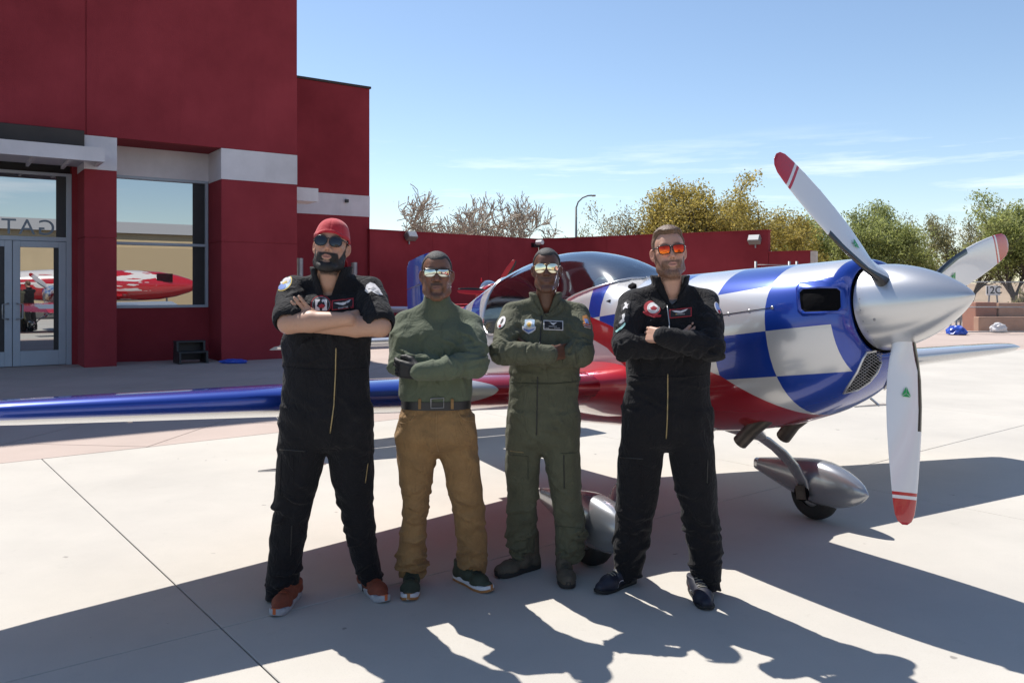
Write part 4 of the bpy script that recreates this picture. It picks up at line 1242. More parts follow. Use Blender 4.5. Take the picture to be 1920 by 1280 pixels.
# ------------------------------------------------------------------ people: implicit surfaces meshed with surface nets
class Field:
    def __init__(s, lo, hi, h):
        s.lo = np.array(lo, float); s.h = h
        n = np.ceil((np.array(hi)-s.lo)/h).astype(int)+1
        s.ax = [s.lo[i]+h*np.arange(n[i]) for i in range(3)]
        s.F = np.full(tuple(n), 0.3, np.float32)
    def sub(s, lo, hi):
        sl = []
        for i in range(3):
            a = int(np.clip(np.floor((lo[i]-s.lo[i])/s.h), 0, len(s.ax[i]))); b = int(np.clip(np.ceil((hi[i]-s.lo[i])/s.h)+1, 0, len(s.ax[i])))
            sl.append(slice(a, b))
        X = s.ax[0][sl[0]][:, None, None]; Y = s.ax[1][sl[1]][None, :, None]; Z = s.ax[2][sl[2]][None, None, :]
        return tuple(sl), X, Y, Z
    def union(s, sl, d, k):
        F = s.F[sl]
        if k > 0:
            h = np.clip(0.5+0.5*(F-d)/k, 0, 1)
            s.F[sl] = F*(1-h)+d*h - k*h*(1-h)
        else: s.F[sl] = np.minimum(F, d)
    def cut(s, sl, d, k=0.0):
        F = s.F[sl]
        if k > 0:
            h = np.clip(0.5-0.5*(F+d)/k, 0, 1)
            s.F[sl] = F*(1-h)+(-d)*h + k*h*(1-h)
        else: s.F[sl] = np.maximum(F, -d)
    def cone(s, a, b, ra, rb, k=0.02, cut=False):
        a = np.array(a, float); b = np.array(b, float); m = max(ra, rb)+k+0.03
        sl, X, Y, Z = s.sub(np.minimum(a, b)-m, np.maximum(a, b)+m)
        if any(x.stop <= x.start for x in sl): return
        ab = b-a; L2 = max((ab**2).sum(), 1e-9)
        t = np.clip(((X-a[0])*ab[0]+(Y-a[1])*ab[1]+(Z-a[2])*ab[2])/L2, 0, 1)
        d = np.sqrt((X-a[0]-t*ab[0])**2+(Y-a[1]-t*ab[1])**2+(Z-a[2]-t*ab[2])**2)-(ra+(rb-ra)*t)
        (s.cut if cut else s.union)(sl, d.astype(np.float32), k)
    def chain(s, pts, rs, k=0.02):
        for i in range(len(pts)-1): s.cone(pts[i], pts[i+1], rs[i], rs[i+1], k)
    def column(s, zs, cx, cy, a, b, k=0.02, n=2.3):
        zs = np.array(zs); o = np.argsort(zs); zs = zs[o]
        g = lambda v: np.array(v)[o]
        cx, cy, a, b = g(cx), g(cy), g(a), g(b)
        m = max(a.max(), b.max())+0.06
        sl, X, Y, Z = s.sub((cx.min()-m, cy.min()-m, zs[0]-0.05), (cx.max()+m, cy.max()+m, zs[-1]+0.05))
        z = Z.ravel()
        def ip(v):
            # smooth monotone-ish interpolation
            r = np.interp(z, zs, v)
            q = np.interp(np.clip(z-0.02, zs[0], zs[-1]), zs, v); w = np.interp(np.clip(z+0.02, zs[0], zs[-1]), zs, v)
            return ((r*2+q+w)/4)[None, None, :]
        A, B = ip(a), ip(b)
        r = ((np.abs(X-ip(cx))/A)**n+(np.abs(Y-ip(cy))/B)**n)**(1/n)
        d = (r-1)*np.minimum(A, B)
        d = np.maximum(d, np.maximum(zs[0]-Z, Z-zs[-1]))
        s.union(sl, d.astype(np.float32), k)
    def folds(s, em, seed, base=0.0012):
        q = np.random.RandomState(seed)
        X, Y, Z = s.ax[0][:, None, None], s.ax[1][None, :, None], s.ax[2][None, None, :]
        N = np.zeros_like(s.F)
        for _ in range(7):
            k = q.normal(0, 1, 3); k /= np.linalg.norm(k); k *= 2*math.pi/q.uniform(0.05, 0.16)
            N += np.sin(X*k[0]+Y*k[1]+Z*k[2]*1.0+q.uniform(0, 6.28)).astype(np.float32)
        s.F += (N*base).astype(np.float32)
        for (c, d, lam, R, A) in em:
            c = np.array(c, float); d = np.array(d, float); d /= np.linalg.norm(d)
            n = max(4, int(2.6*R/lam*1.6))
            for _ in range(n):
                cc = c + q.uniform(-1, 1, 3)*R*0.95
                dd = d + q.normal(0, 0.30, 3); dd /= np.linalg.norm(dd)
                t = np.cross(dd, np.array((0.15*q.normal(), -1.0, 0.15*q.normal()))); t /= np.linalg.norm(t)+1e-9
                w = lam*q.uniform(0.18, 0.32); ln = R*q.uniform(0.45, 0.95); am = A*2.1*q.uniform(0.45, 1.35)
                ext = max(ln*2.0, 0.06)
                sl, X, Y, Z = s.sub(cc-ext, cc+ext)
                if any(x.stop <= x.start for x in sl): continue
                u = (X-cc[0])*dd[0]+(Y-cc[1])*dd[1]+(Z-cc[2])*dd[2]; v = (X-cc[0])*t[0]+(Y-cc[1])*t[1]+(Z-cc[2])*t[2]
                r2 = (X-cc[0])**2+(Y-cc[1])**2+(Z-cc[2])**2
                u = u + q.uniform(-1, 1)*2.2*v*v + 0.006*np.sin(v*q.uniform(30, 70)+q.uniform(0, 6))
                g = np.exp(-np.abs(u/w)**1.5) - 0.75*np.exp(-np.abs((u+1.7*w)/w)**1.5)
                g = g*np.exp(-(v/ln)**2)*np.exp(-(r2/(ext*ext*0.30)))
                s.F[sl] -= (am*g).astype(np.float32)
    def mesh(s):
        F = s.F; S = F < 0
        n = F.shape
        cnt = np.zeros((n[0]-1, n[1]-1, n[2]-1), np.int8)
        for dx in (0, 1):
            for dy in (0, 1):
                for dz in (0, 1):
                    cnt += S[dx:n[0]-1+dx, dy:n[1]-1+dy, dz:n[2]-1+dz]
        act = (cnt > 0) & (cnt < 8)
        I = np.argwhere(act)
        idx = np.full(act.shape, -1, np.int64); idx[act] = np.arange(len(I))
        cor = [(a, b, c) for a in (0, 1) for b in (0, 1) for c in (0, 1)]
        V = {c: F[I[:, 0]+c[0], I[:, 1]+c[1], I[:, 2]+c[2]] for c in cor}
        acc = np.zeros((len(I), 3)); num = np.zeros(len(I))
        for c in cor:
            for ax in range(3):
                if c[ax] == 0:
                    e = list(c); e[ax] = 1; e = tuple(e)
                    a, b = V[c], V[e]
                    m = (a < 0) != (b < 0)
                    t = np.where(m, a/np.where(m, a-b, 1), 0)
                    p = np.tile(np.array(c, float), (len(I), 1)); p[:, ax] += t
                    acc[m] += p[m]; num[m] += 1
        P = s.lo + (I + acc/num[:, None])*s.h
        quads = []
        for ax in range(3):
            u, v = [(1, 2), (2, 0), (0, 1)][ax]
            sl0 = [slice(None)]*3; sl1 = [slice(None)]*3
            sl0[ax] = slice(0, n[ax]-1); sl1[ax] = slice(1, n[ax])
            A, B = S[tuple(sl0)], S[tuple(sl1)]
            E_ = np.argwhere(A != B)
            ok = (E_[:, u] > 0) & (E_[:, v] > 0) & (E_[:, u] < n[u]-1) & (E_[:, v] < n[v]-1)
            E_ = E_[ok]
            sg = A[E_[:, 0], E_[:, 1], E_[:, 2]]
            def cell(du, dv):
                c = E_.copy(); c[:, u] += du; c[:, v] += dv
                return idx[c[:, 0], c[:, 1], c[:, 2]]
            q = np.stack([cell(-1, -1), cell(0, -1), cell(0, 0), cell(-1, 0)], 1)
            q[~sg] = q[~sg][:, ::-1]
            quads.append(q)
        return P, np.concatenate(quads)

def np_mesh(name, P, Q):
    me = bpy.data.meshes.new(name)
    me.vertices.add(len(P)); me.vertices.foreach_set('co', P.astype(np.float32).ravel())
    me.loops.add(len(Q)*4); me.loops.foreach_set('vertex_index', Q.astype(np.int32).ravel())
    me.polygons.add(len(Q)); me.polygons.foreach_set('loop_start', np.arange(0, len(Q)*4, 4, dtype=np.int32))
    me.polygons.foreach_set('loop_total', np.full(len(Q), 4, np.int32))
    me.update(calc_edges=True); me.validate()
    me.polygons.foreach_set('use_smooth', [True]*len(me.polygons))
    return me

def relax(P, Q, it=2, lam=0.5):
    """a little smoothing of the net"""
    for _ in range(it):
        acc = np.zeros_like(P); num = np.zeros(len(P))
        for a, b in ((0, 1), (1, 2), (2, 3), (3, 0)):
            np.add.at(acc, Q[:, a], P[Q[:, b]]); np.add.at(acc, Q[:, b], P[Q[:, a]])
            np.add.at(num, Q[:, a], 1); np.add.at(num, Q[:, b], 1)
        P = P*(1-lam)+lam*acc/np.maximum(num, 1)[:, None]
    return P

def fabric(name, c, rough=0.85, sheen=0.15, var=0.18, dust=None, vs=9, crease=0.55):
    if name in MATS: return MATS[name]
    def fn():
        gx = E.nt.nodes.new('ShaderNodeNewGeometry'); pos = gx.outputs['Position']
        a = noise(pos, vs, 6, 0.65); f = noise(pos, 260, 2, 0.5)
        q = colmix(remap(a, 0.3, 0.7), tuple(k*(1-var) for k in c), tuple(k*(1+var) for k in c))
        q = colmix(remap(f, 0.35, 0.65)*0.25, q, tuple(k*0.55 for k in c))
        if dust:
            d = noise(pos, 5.5, 5, 0.6)
            q = colmix(remap(d, 0.60, 0.78)*0.5, q, dust)
        return q
    m = mat(name, rough=rough, sheen=sheen, color_fn=fn, bump=0.35, bscale=420, bdist=0.0012, spec=0.25)
    nt = m.node_tree; E.nt = nt
    b1 = [n for n in nt.nodes if n.type == 'BUMP'][0]
    gx = nt.nodes.new('ShaderNodeNewGeometry')
    nz = nt.nodes.new('ShaderNodeTexNoise'); nz.inputs['Scale'].default_value = 17; nz.inputs['Detail'].default_value = 5; nz.inputs['Distortion'].default_value = 1.6; nz.inputs['Roughness'].default_value = 0.5
    mp = nt.nodes.new('ShaderNodeMapping'); mp.inputs['Scale'].default_value = (1.0, 1.0, 0.62); mp.inputs['Rotation'].default_value = (0.0, 0.5, 0.2)
    nt.links.new(gx.outputs['Position'], mp.inputs['Vector']); nt.links.new(mp.outputs['Vector'], nz.inputs['Vector'])
    rg = (E(nz.outputs['Fac']) - 0.5).abs()*-2.0
    b2 = nt.nodes.new('ShaderNodeBump'); b2.inputs['Strength'].default_value = crease; b2.inputs['Distance'].default_value = 0.02
    nt.links.new(rg.s, b2.inputs['Height']); nt.links.new(b2.outputs['Normal'], b1.inputs['Normal'])
    return m

# ---- head, in its own frame: x to the screen right, y forward out of the face, z up; about 0.262 tall before scaling
def head_sdf(x, y, z, jaw=1.0, nose=1.0, ears=True):
    def el(c, r): return (np.sqrt(((x-c[0])/r[0])**2+((y-c[1])/r[1])**2+((z-c[2])/r[2])**2)-1)*min(r)
    def cn(a, b, ra, rb):
        a = np.array(a, float); b = np.array(b, float); ab = b-a
        t = np.clip(((x-a[0])*ab[0]+(y-a[1])*ab[1]+(z-a[2])*ab[2])/(ab**2).sum(), 0, 1)
        return np.sqrt((x-a[0]-t*ab[0])**2+(y-a[1]-t*ab[1])**2+(z-a[2]-t*ab[2])**2)-(ra+(rb-ra)*t)
    def sm(a, b, k):
        h = np.clip(0.5+0.5*(a-b)/k, 0, 1); return a*(1-h)+b*h-k*h*(1-h)
    d = el((0, -0.012, 0.040), (0.0765, 0.097, 0.090))
    d = sm(d, el((0, 0.030, 0.035), (0.066, 0.066, 0.070)), 0.03)          # forehead
    d = sm(d, el((0, 0.028, -0.040), (0.061*jaw, 0.066, 0.080)), 0.03)      # face
    for s in (-1, 1):
        d = sm(d, cn((s*0.058*jaw, -0.012, -0.035), (s*0.050*jaw, 0.012, -0.082), 0.018, 0.020), 0.025)
        d = sm(d, cn((s*0.050*jaw, 0.012, -0.084), (s*0.018, 0.078, -0.114), 0.018, 0.019), 0.025)   # jaw line
        d = sm(d, el((s*0.043, 0.066, -0.012), (0.021, 0.021, 0.016)), 0.022)                        # cheekbone
        d = sm(d, el((s*0.030, 0.072, -0.052), (0.022, 0.022, 0.026)), 0.02)
    d = sm(d, el((0, 0.082, -0.113), (0.024, 0.020, 0.020)), 0.02)          # chin
    d = sm(d, cn((-0.036, 0.080, 0.034), (0.036, 0.080, 0.034), 0.012, 0.012), 0.016)   # brow
    for s in (-1, 1):
        e = el((s*0.031, 0.100, 0.012), (0.021, 0.016, 0.014))
        h = np.clip(0.5-0.5*(d+e)/0.012, 0, 1); d = d*(1-h)+(-e)*h+0.012*h*(1-h)
        d = sm(d, el((s*0.031, 0.078, 0.012), (0.0135, 0.0135, 0.0125)), 0.004)        # eyeball under lid
    d = sm(d, cn((0, 0.088, 0.022), (0, 0.1130, -0.024), 0.0085, 0.0115*nose), 0.011)  # nose
    for s in (-1, 1):
        d = sm(d, el((s*0.0135*nose, 0.100, -0.0295), (0.0088*nose, 0.0105, 0.0082)), 0.006)
        n_ = el((s*0.0075*nose, 0.1050, -0.0375), (0.0036, 0.005, 0.004))
        d = np.maximum(d, -n_)
    d = sm(d, el((0, 0.090, -0.062), (0.026, 0.014, 0.020)), 0.014)         # muzzle
    d = sm(d, cn((-0.017, 0.0965, -0.0600), (0.017, 0.0965, -0.0600), 0.0046, 0.0046), 0.004)
    d = sm(d, cn((-0.014, 0.0965, -0.0710), (0.014, 0.0965, -0.0710), 0.0058, 0.0058), 0.004)
    m_ = cn((-0.023, 0.1000, -0.0655), (0.023, 0.1000, -0.0655), 0.0016, 0.0016)
    h = np.clip(0.5-0.5*(d+m_)/0.003, 0, 1); d = d*(1-h)+(-m_)*h+0.003*h*(1-h)
    for s in ((-1, 1) if ears else ()):
        xx, yy, zz = x-s*0.0835, y+0.012, z+0.004
        xr = xx*0.82+s*yy*0.57; yr = -s*xx*0.57+yy*0.82
        e = (np.sqrt((xr/0.0078)**2+(yr/0.0215)**2+((zz+yr*0.25)/0.034)**2)-1)*0.0078
        hol = (np.sqrt(((xr-s*0.006)/0.006)**2+((yr-0.001)/0.011)**2+((zz-0.003)/0.017)**2)-1)*0.006
        e = np.maximum(e, -hol)
        d = sm(d, e, 0.005)
    return d

def hand(f, w, tip, nrm, side, k=0.006, sc=1.0, curl=0.35, glove=0.0, spread=1.0, tuck=False):
    """palm and five fingers: from wrist w towards tip, nrm out of the back of the hand, side = direction of the thumb"""
    w = Vector(w); d = (Vector(tip)-w).normalized(); n = Vector(nrm); n = (n - d*n.dot(d)).normalized(); b = d.cross(n).normalized()
    if b.dot(Vector(side)) < 0: b = -b
    L = lambda u, v, q: w + (d*u + b*v + n*q)*sc
    g = glove
    for v in (-0.028, -0.010, 0.010, 0.028):
        f.cone(L(0.005, v*0.75, 0), L(0.088, v, 0.002), 0.0145+g, 0.0125+g, k*1.6)
    f.cone(L(0.0, 0, 0), L(0.02, 0, 0), 0.023+g, 0.022+g, 0.012)
    for v, ln, r in ((0.031, 0.072, 0.0088), (0.0105, 0.080, 0.0090), (-0.0105, 0.074, 0.0086), (-0.030, 0.058, 0.0076)):
        p0 = L(0.085, v, 0.002); c = curl*0.5
        p1 = p0 + (d*math.cos(c)-n*math.sin(c)+b*v*1.2*spread)*ln*0.45*sc; c = curl*1.4
        p2 = p1 + (d*math.cos(c)-n*math.sin(c)+b*v*0.8*spread)*ln*0.32*sc; c = curl*2.0
        p3 = p2 + (d*math.cos(c)-n*math.sin(c))*ln*0.25*sc
        f.cone(p0, p1, r+g, r*0.95+g, 0.004); f.cone(p1, p2, r*0.95+g, r*0.88+g, 0.002); f.cone(p2, p3, r*0.88+g, r*0.74+g, 0.002)
    t0 = L(0.018, 0.026, -0.006); t1 = L(0.050, 0.050, -0.014); t2 = L(0.078, 0.056, -0.018); t3 = L(0.100, 0.053, -0.020)
    if tuck: t1, t2, t3 = L(0.045, 0.036, -0.020), L(0.068, 0.032, -0.030), L(0.086, 0.026, -0.034)
    f.cone(t0, t1, 0.0145+g, 0.0115+g, 0.010); f.cone(t1, t2, 0.011+g, 0.0098+g, 0.003); f.cone(t2, t3, 0.0098+g, 0.0078+g, 0.002)

CAMP = Vector((0, 0, CAM_H))
def vcast(bvh, x, y):
    d = Vector(((x-960)/F_PX, 1, -(y-HORIZON)/F_PX)).normalized()
    h = bvh.ray_cast(CAMP, d)
    return (h[0], h[1], d)

class Person:
    def __init__(s, Z0, label, cx):
        s.Z0 = Z0; s.root = empty('person', (pix(cx, HORIZON, Z0).x, Z0, 0)); tag(s.root, label, 'person', 'four men with folded arms')
        s.rv = np.array(s.root.location); s.bv = None
        s.k = Z0/F_PX
    def J(s, x, y, dy=0.0): return np.array(pix(x, y, s.Z0+dy))
    def add(s, name, P, Q, m, parent=None):
        me = np_mesh(name, P-s.rv, Q)
        return link(name, me, m, parent or s.root)
    def cols(s, rows, dy=None):
        """(py, left px, right px, depth offset, half depth) -> column arrays"""
        zs, cx, cy, a, b = [], [], [], [], []
        for (py, l, r, d, hb) in rows:
            Z = s.Z0+d; p = pix((l+r)/2, py, Z)
            zs.append(p.z); cx.append(p.x); cy.append(p.y); a.append((r-l)/2*Z/F_PX); b.append(hb)
        return zs, cx, cy, a, b
    def head(s, x, y, size, yaw, pitch, roll, dy=-0.03):
        s.hs = size; s.hc = s.J(x, y, dy)
        B = Matrix(((1, 0, 0), (0, -1, 0), (0, 0, 1)))            # head y-forward -> world -y
        # local (x right, y forward, z up) is left-handed in the world, handled by flipping y
        R = Matrix.Rotation(math.radians(yaw), 3, 'Z') @ Matrix.Rotation(math.radians(-pitch), 3, 'X') @ Matrix.Rotation(math.radians(roll), 3, 'Y')
        s.hR = np.array(R @ B)
    def h2w(s, p): return s.hc + s.hR @ (np.array(p, float)*s.hs)
    def hloc(s, X, Y, Z):
        R = s.hR/ s.hs
        x, y, z = X-s.hc[0], Y-s.hc[1], Z-s.hc[2]
        return (R[0, 0]*x+R[1, 0]*y+R[2, 0]*z, R[0, 1]*x+R[1, 1]*y+R[2, 1]*z, R[0, 2]*x+R[1, 2]*y+R[2, 2]*z)
    def shell(s, name, fn, m, h=0.0036, jaw=1.0, nose=1.0, ext=0.19, it=1):
        """a thin layer over the head: fn(d, x, y, z) returns its field"""
        f = Field(s.hc-ext, s.hc+ext, h)
        x, y, z = s.hloc(f.ax[0][:, None, None], f.ax[1][None, :, None], f.ax[2][None, None, :])
        d = head_sdf(x, y, z, jaw, nose, ears=False)*s.hs
        f.F = fn(d, x, y, z).astype(np.float32)
        P, Q = f.mesh()
        return s.add(name, relax(P, Q, it, 0.4), Q, m)
    def patch(s, name, shapes, parent=None, off=0.004):
        """flat cloth badge laid on the garment; shapes = [(material, polygon px, layer)]"""
        root = None
        for (m, poly, layer) in shapes:
            n = len(poly); cx = sum(p[0] for p in poly)/n; cy = sum(p[1] for p in poly)/n
            mb = MB(); rings = []
            hits = []
            for fr in (1.0, 0.66, 0.33):
                for p in poly:
                    hits.append((cx+(p[0]-cx)*fr, cy+(p[1]-cy)*fr))
            hits.append((cx, cy))
            pts = []
            hs = [vcast(s.bv, *h) for h in hits]
            good = [(h[0]-CAMP).length for h in hs if h[0] is not None]
            dep = sum(good)/len(good) if good else s.Z0
            for h in hs:
                q = h[0] if (h[0] is not None and abs((h[0]-CAMP).length-dep) < 0.06) else s.bv.find_nearest(CAMP+h[2]*dep)[0]
                pts.append(q - h[2]*(off+layer*0.0012))
            fs = []
            for r in range(2):
                for i in range(n):
                    j = (i+1) % n
                    fs.append((r*n+i, r*n+j, (r+1)*n+j, (r+1)*n+i))
            for i in range(n): fs.append((2*n+i, 2*n+(i+1) % n, 3*n))
            back = [p + (p-CAMP).normalized()*(off+layer*0.0012+0.002) for p in pts[:n]]
            mb.add(pts + back, fs + [(i, 3*n+1+i, 3*n+1+(i+1) % n, (i+1) % n) for i in range(n)])
            mb.v = [tuple(np.array(v)-s.rv) for v in mb.v]
            o = mb.build(name if root is None else 'badge_piece', m, root or parent or s.root)
            if root is None: root = o
        return root
    def strip(s, name, line, r, m, parent=None, off=0.001, n=6, step=4.0):
        pts = []
        for (a, b) in zip(line[:-1], line[1:]):
            ln = math.hypot(b[0]-a[0], b[1]-a[1]); k = max(1, int(ln/step))
            for i in range(k): pts.append((a[0]+(b[0]-a[0])*i/k, a[1]+(b[1]-a[1])*i/k))
        pts.append(line[-1])
        out = []
        for p in pts:
            h = vcast(s.bv, *p)
            if h[0] is not None: out.append(Vector(np.array(h[0]-h[2]*off)-s.rv))
        if len(out) < 2: return None
        return MB().tube(out, r, n).build(name, m, parent or s.root, smooth=True)

def circ(cx, cy, rx, ry, n=20, rot=0.0):
    out = []
    for i in range(n):
        a = 2*math.pi*i/n; x, y = rx*math.cos(a), ry*math.sin(a)
        out.append((cx+x*math.cos(rot)-y*math.sin(rot), cy+x*math.sin(rot)+y*math.cos(rot)))
    return out
def quad(x0, y0, x1, y1, sl=0.0, n=4):
    """rectangle with its right side raised by sl, edges subdivided"""
    c = [(x0, y0), (x1, y0-sl), (x1, y1-sl), (x0, y1)]; out = []
    for i in range(4):
        a, b = c[i], c[(i+1) % 4]
        for k in range(n): out.append((a[0]+(b[0]-a[0])*k/n, a[1]+(b[1]-a[1])*k/n))
    return out

def cloth(n, c): return mat('badge_'+n, c, 0.8, var=0.15, vscale=60)
C_BLK, C_WHT, C_RED, C_BLU, C_YEL, C_GRY = cloth('black', (0.012, 0.012, 0.016)), cloth('white', (0.62, 0.60, 0.60)), cloth('red', (0.33, 0.02, 0.03)), cloth('blue', (0.16, 0.24, 0.50)), cloth('yellow', (0.55, 0.40, 0.10)), cloth('grey', (0.30, 0.30, 0.31))
C_LBL, C_ORG, C_TEAL = cloth('pale_blue', (0.35, 0.48, 0.62)), cloth('orange', (0.50, 0.20, 0.05)), cloth('teal', (0.25, 0.48, 0.47))
M_ZIP = mat('brass_zip', (0.32, 0.25, 0.13), 0.4, metal=0.8, bump=0.8, bscale=300, bdist=0.002)
M_DZIP = mat('dark_zip', (0.02, 0.02, 0.02), 0.5)
M_FRAME = mat('black_frame', (0.012, 0.011, 0.011), 0.25)
M_METALF = mat('gold_frame', (0.40, 0.30, 0.16), 0.3, metal=1.0)

def skin_mat(name, rough=0.5):
    return mat(name, rough=rough, vcol='col', sss=0.12, bump=0.12, bscale=220, bdist=0.0015, spec=0.4)

def glasses(p, kind, lens_m, frame_m, zc=0.012, yf=0.1115, big=1.0):
    g = MB()
    root = None
    def W(q): return tuple(p.h2w(q)-p.rv)
    def out(kind, sg):
        pts = []
        for i in range(28):
            a = 2*math.pi*i/28; c, s_ = math.cos(a), math.sin(a)
            if kind == 'round':   x, z = 0.0255*abs(c)**0.85*(1 if c > 0 else -1), 0.0215*abs(s_)**0.85*(1 if s_ > 0 else -1)-0.002
            elif kind == 'square': x, z = 0.0265*abs(c)**0.5*(1 if c > 0 else -1), 0.0200*abs(s_)**0.55*(1 if s_ > 0 else -1)-0.003; x *= 1.0+0.10*(z/0.02)
            elif kind == 'aviator':
                x, z = 0.0275*abs(c)**0.8*(1 if c > 0 else -1), 0.0235*abs(s_)**0.75*(1 if s_ > 0 else -1)-0.003
                if z < 0: x = x*(1-0.20*(-z/0.026)) + 0.004*(z/0.026)*-1
            else: x, z = 0.0315*abs(c)**0.6*(1 if c > 0 else -1), 0.0205*abs(s_)**0.6*(1 if s_ > 0 else -1); z += 0.0; x += 0.0
            cx = {'round': 0.0335, 'square': 0.034, 'aviator': 0.0325, 'sport': 0.0330}[kind]
            if kind == 'sport' and z < 0: x = x if x > 0 else x*(1+0.5*z/0.0205)
            X = sg*(cx*(0.45+0.55*big) + x*big)
            pts.append((X, z*big))
        return pts
    bend = 1.9 if kind != 'sport' else 4.6
    Y = lambda X: yf - bend*X*X*(1 if kind == 'sport' else 1)
    fr = MB()
    first = None
    for sg in (-1, 1):
        o = out(kind, sg)
        n = len(o); mx = sum(q[0] for q in o)/n; mz = sum(q[1] for q in o)/n
        ring = lambda f, dy: [W((mx+(q[0]-mx)*f, Y(mx+(q[0]-mx)*f)+dy+0.0022*(1-f*f), zc+mz+(q[1]-mz)*f)) for q in o]
        R1, R2, R3 = ring(1.0, 0), ring(0.6, 0), ring(0.25, 0)
        lb = MB(); lb.rings([R1, R2, R3], True, False, True)
        lb.rings([ring(1.0, -0.002), ring(0.3, -0.002)], True, False, True)
        if first is None: first = True
        fr.tube([Vector(W((q[0], Y(q[0])-0.001, zc+q[1]))) for q in o]+[Vector(W((o[0][0], Y(o[0][0])-0.001, zc+o[0][1])))], {'round': 0.0028, 'square': 0.0030, 'aviator': 0.0012, 'sport': 0.0014}[kind]*p.hs, 6)
        p._lens = getattr(p, '_lens', []) + [lb]
        ex = max(abs(q[0]) for q in o)
        fr.tube([Vector(W((sg*ex, Y(ex)-0.001, zc+0.010))), Vector(W((sg*0.072, 0.072, zc+0.012))), Vector(W((sg*0.0815, 0.045, zc+0.011))), Vector(W((sg*0.0835, -0.005, zc+0.008))), Vector(W((sg*0.082, -0.025, zc-0.006)))], 0.003*p.hs if kind != 'aviator' else 0.0016, 6)
    iz = zc+(0.008 if kind in ('round', 'square') else 0.013)
    ix = 0.0085
    fr.tube([Vector(W((-ix, Y(ix), iz))), Vector(W((0, Y(0)+0.002, iz+0.003))), Vector(W((ix, Y(ix), iz)))], 0.0026 if kind != 'aviator' else 0.0013, 6)
    if kind == 'aviator': fr.tube([Vector(W((-0.02, Y(0.02), zc+0.0195))), Vector(W((0, Y(0)+0.001, zc+0.0205))), Vector(W((0.02, Y(0.02), zc+0.0195)))], 0.0013, 6)
    if kind == 'sport':
        fr.tube([Vector(W((xx, Y(xx)+0.001, zc+0.0205-abs(xx)*0.02))) for xx in np.linspace(-0.066, 0.066, 15)], 0.0034, 6)
    go = fr.build('sunglasses', frame_m, p.root, smooth=True)
    for lb in p._lens: lb.build('lens', lens_m, go, smooth=True)
    return go

def mirror_lens(name, top, bot, rough=0.06):
    if name in MATS: return MATS[name]
    return mat(name, top, rough, metal=0.9)

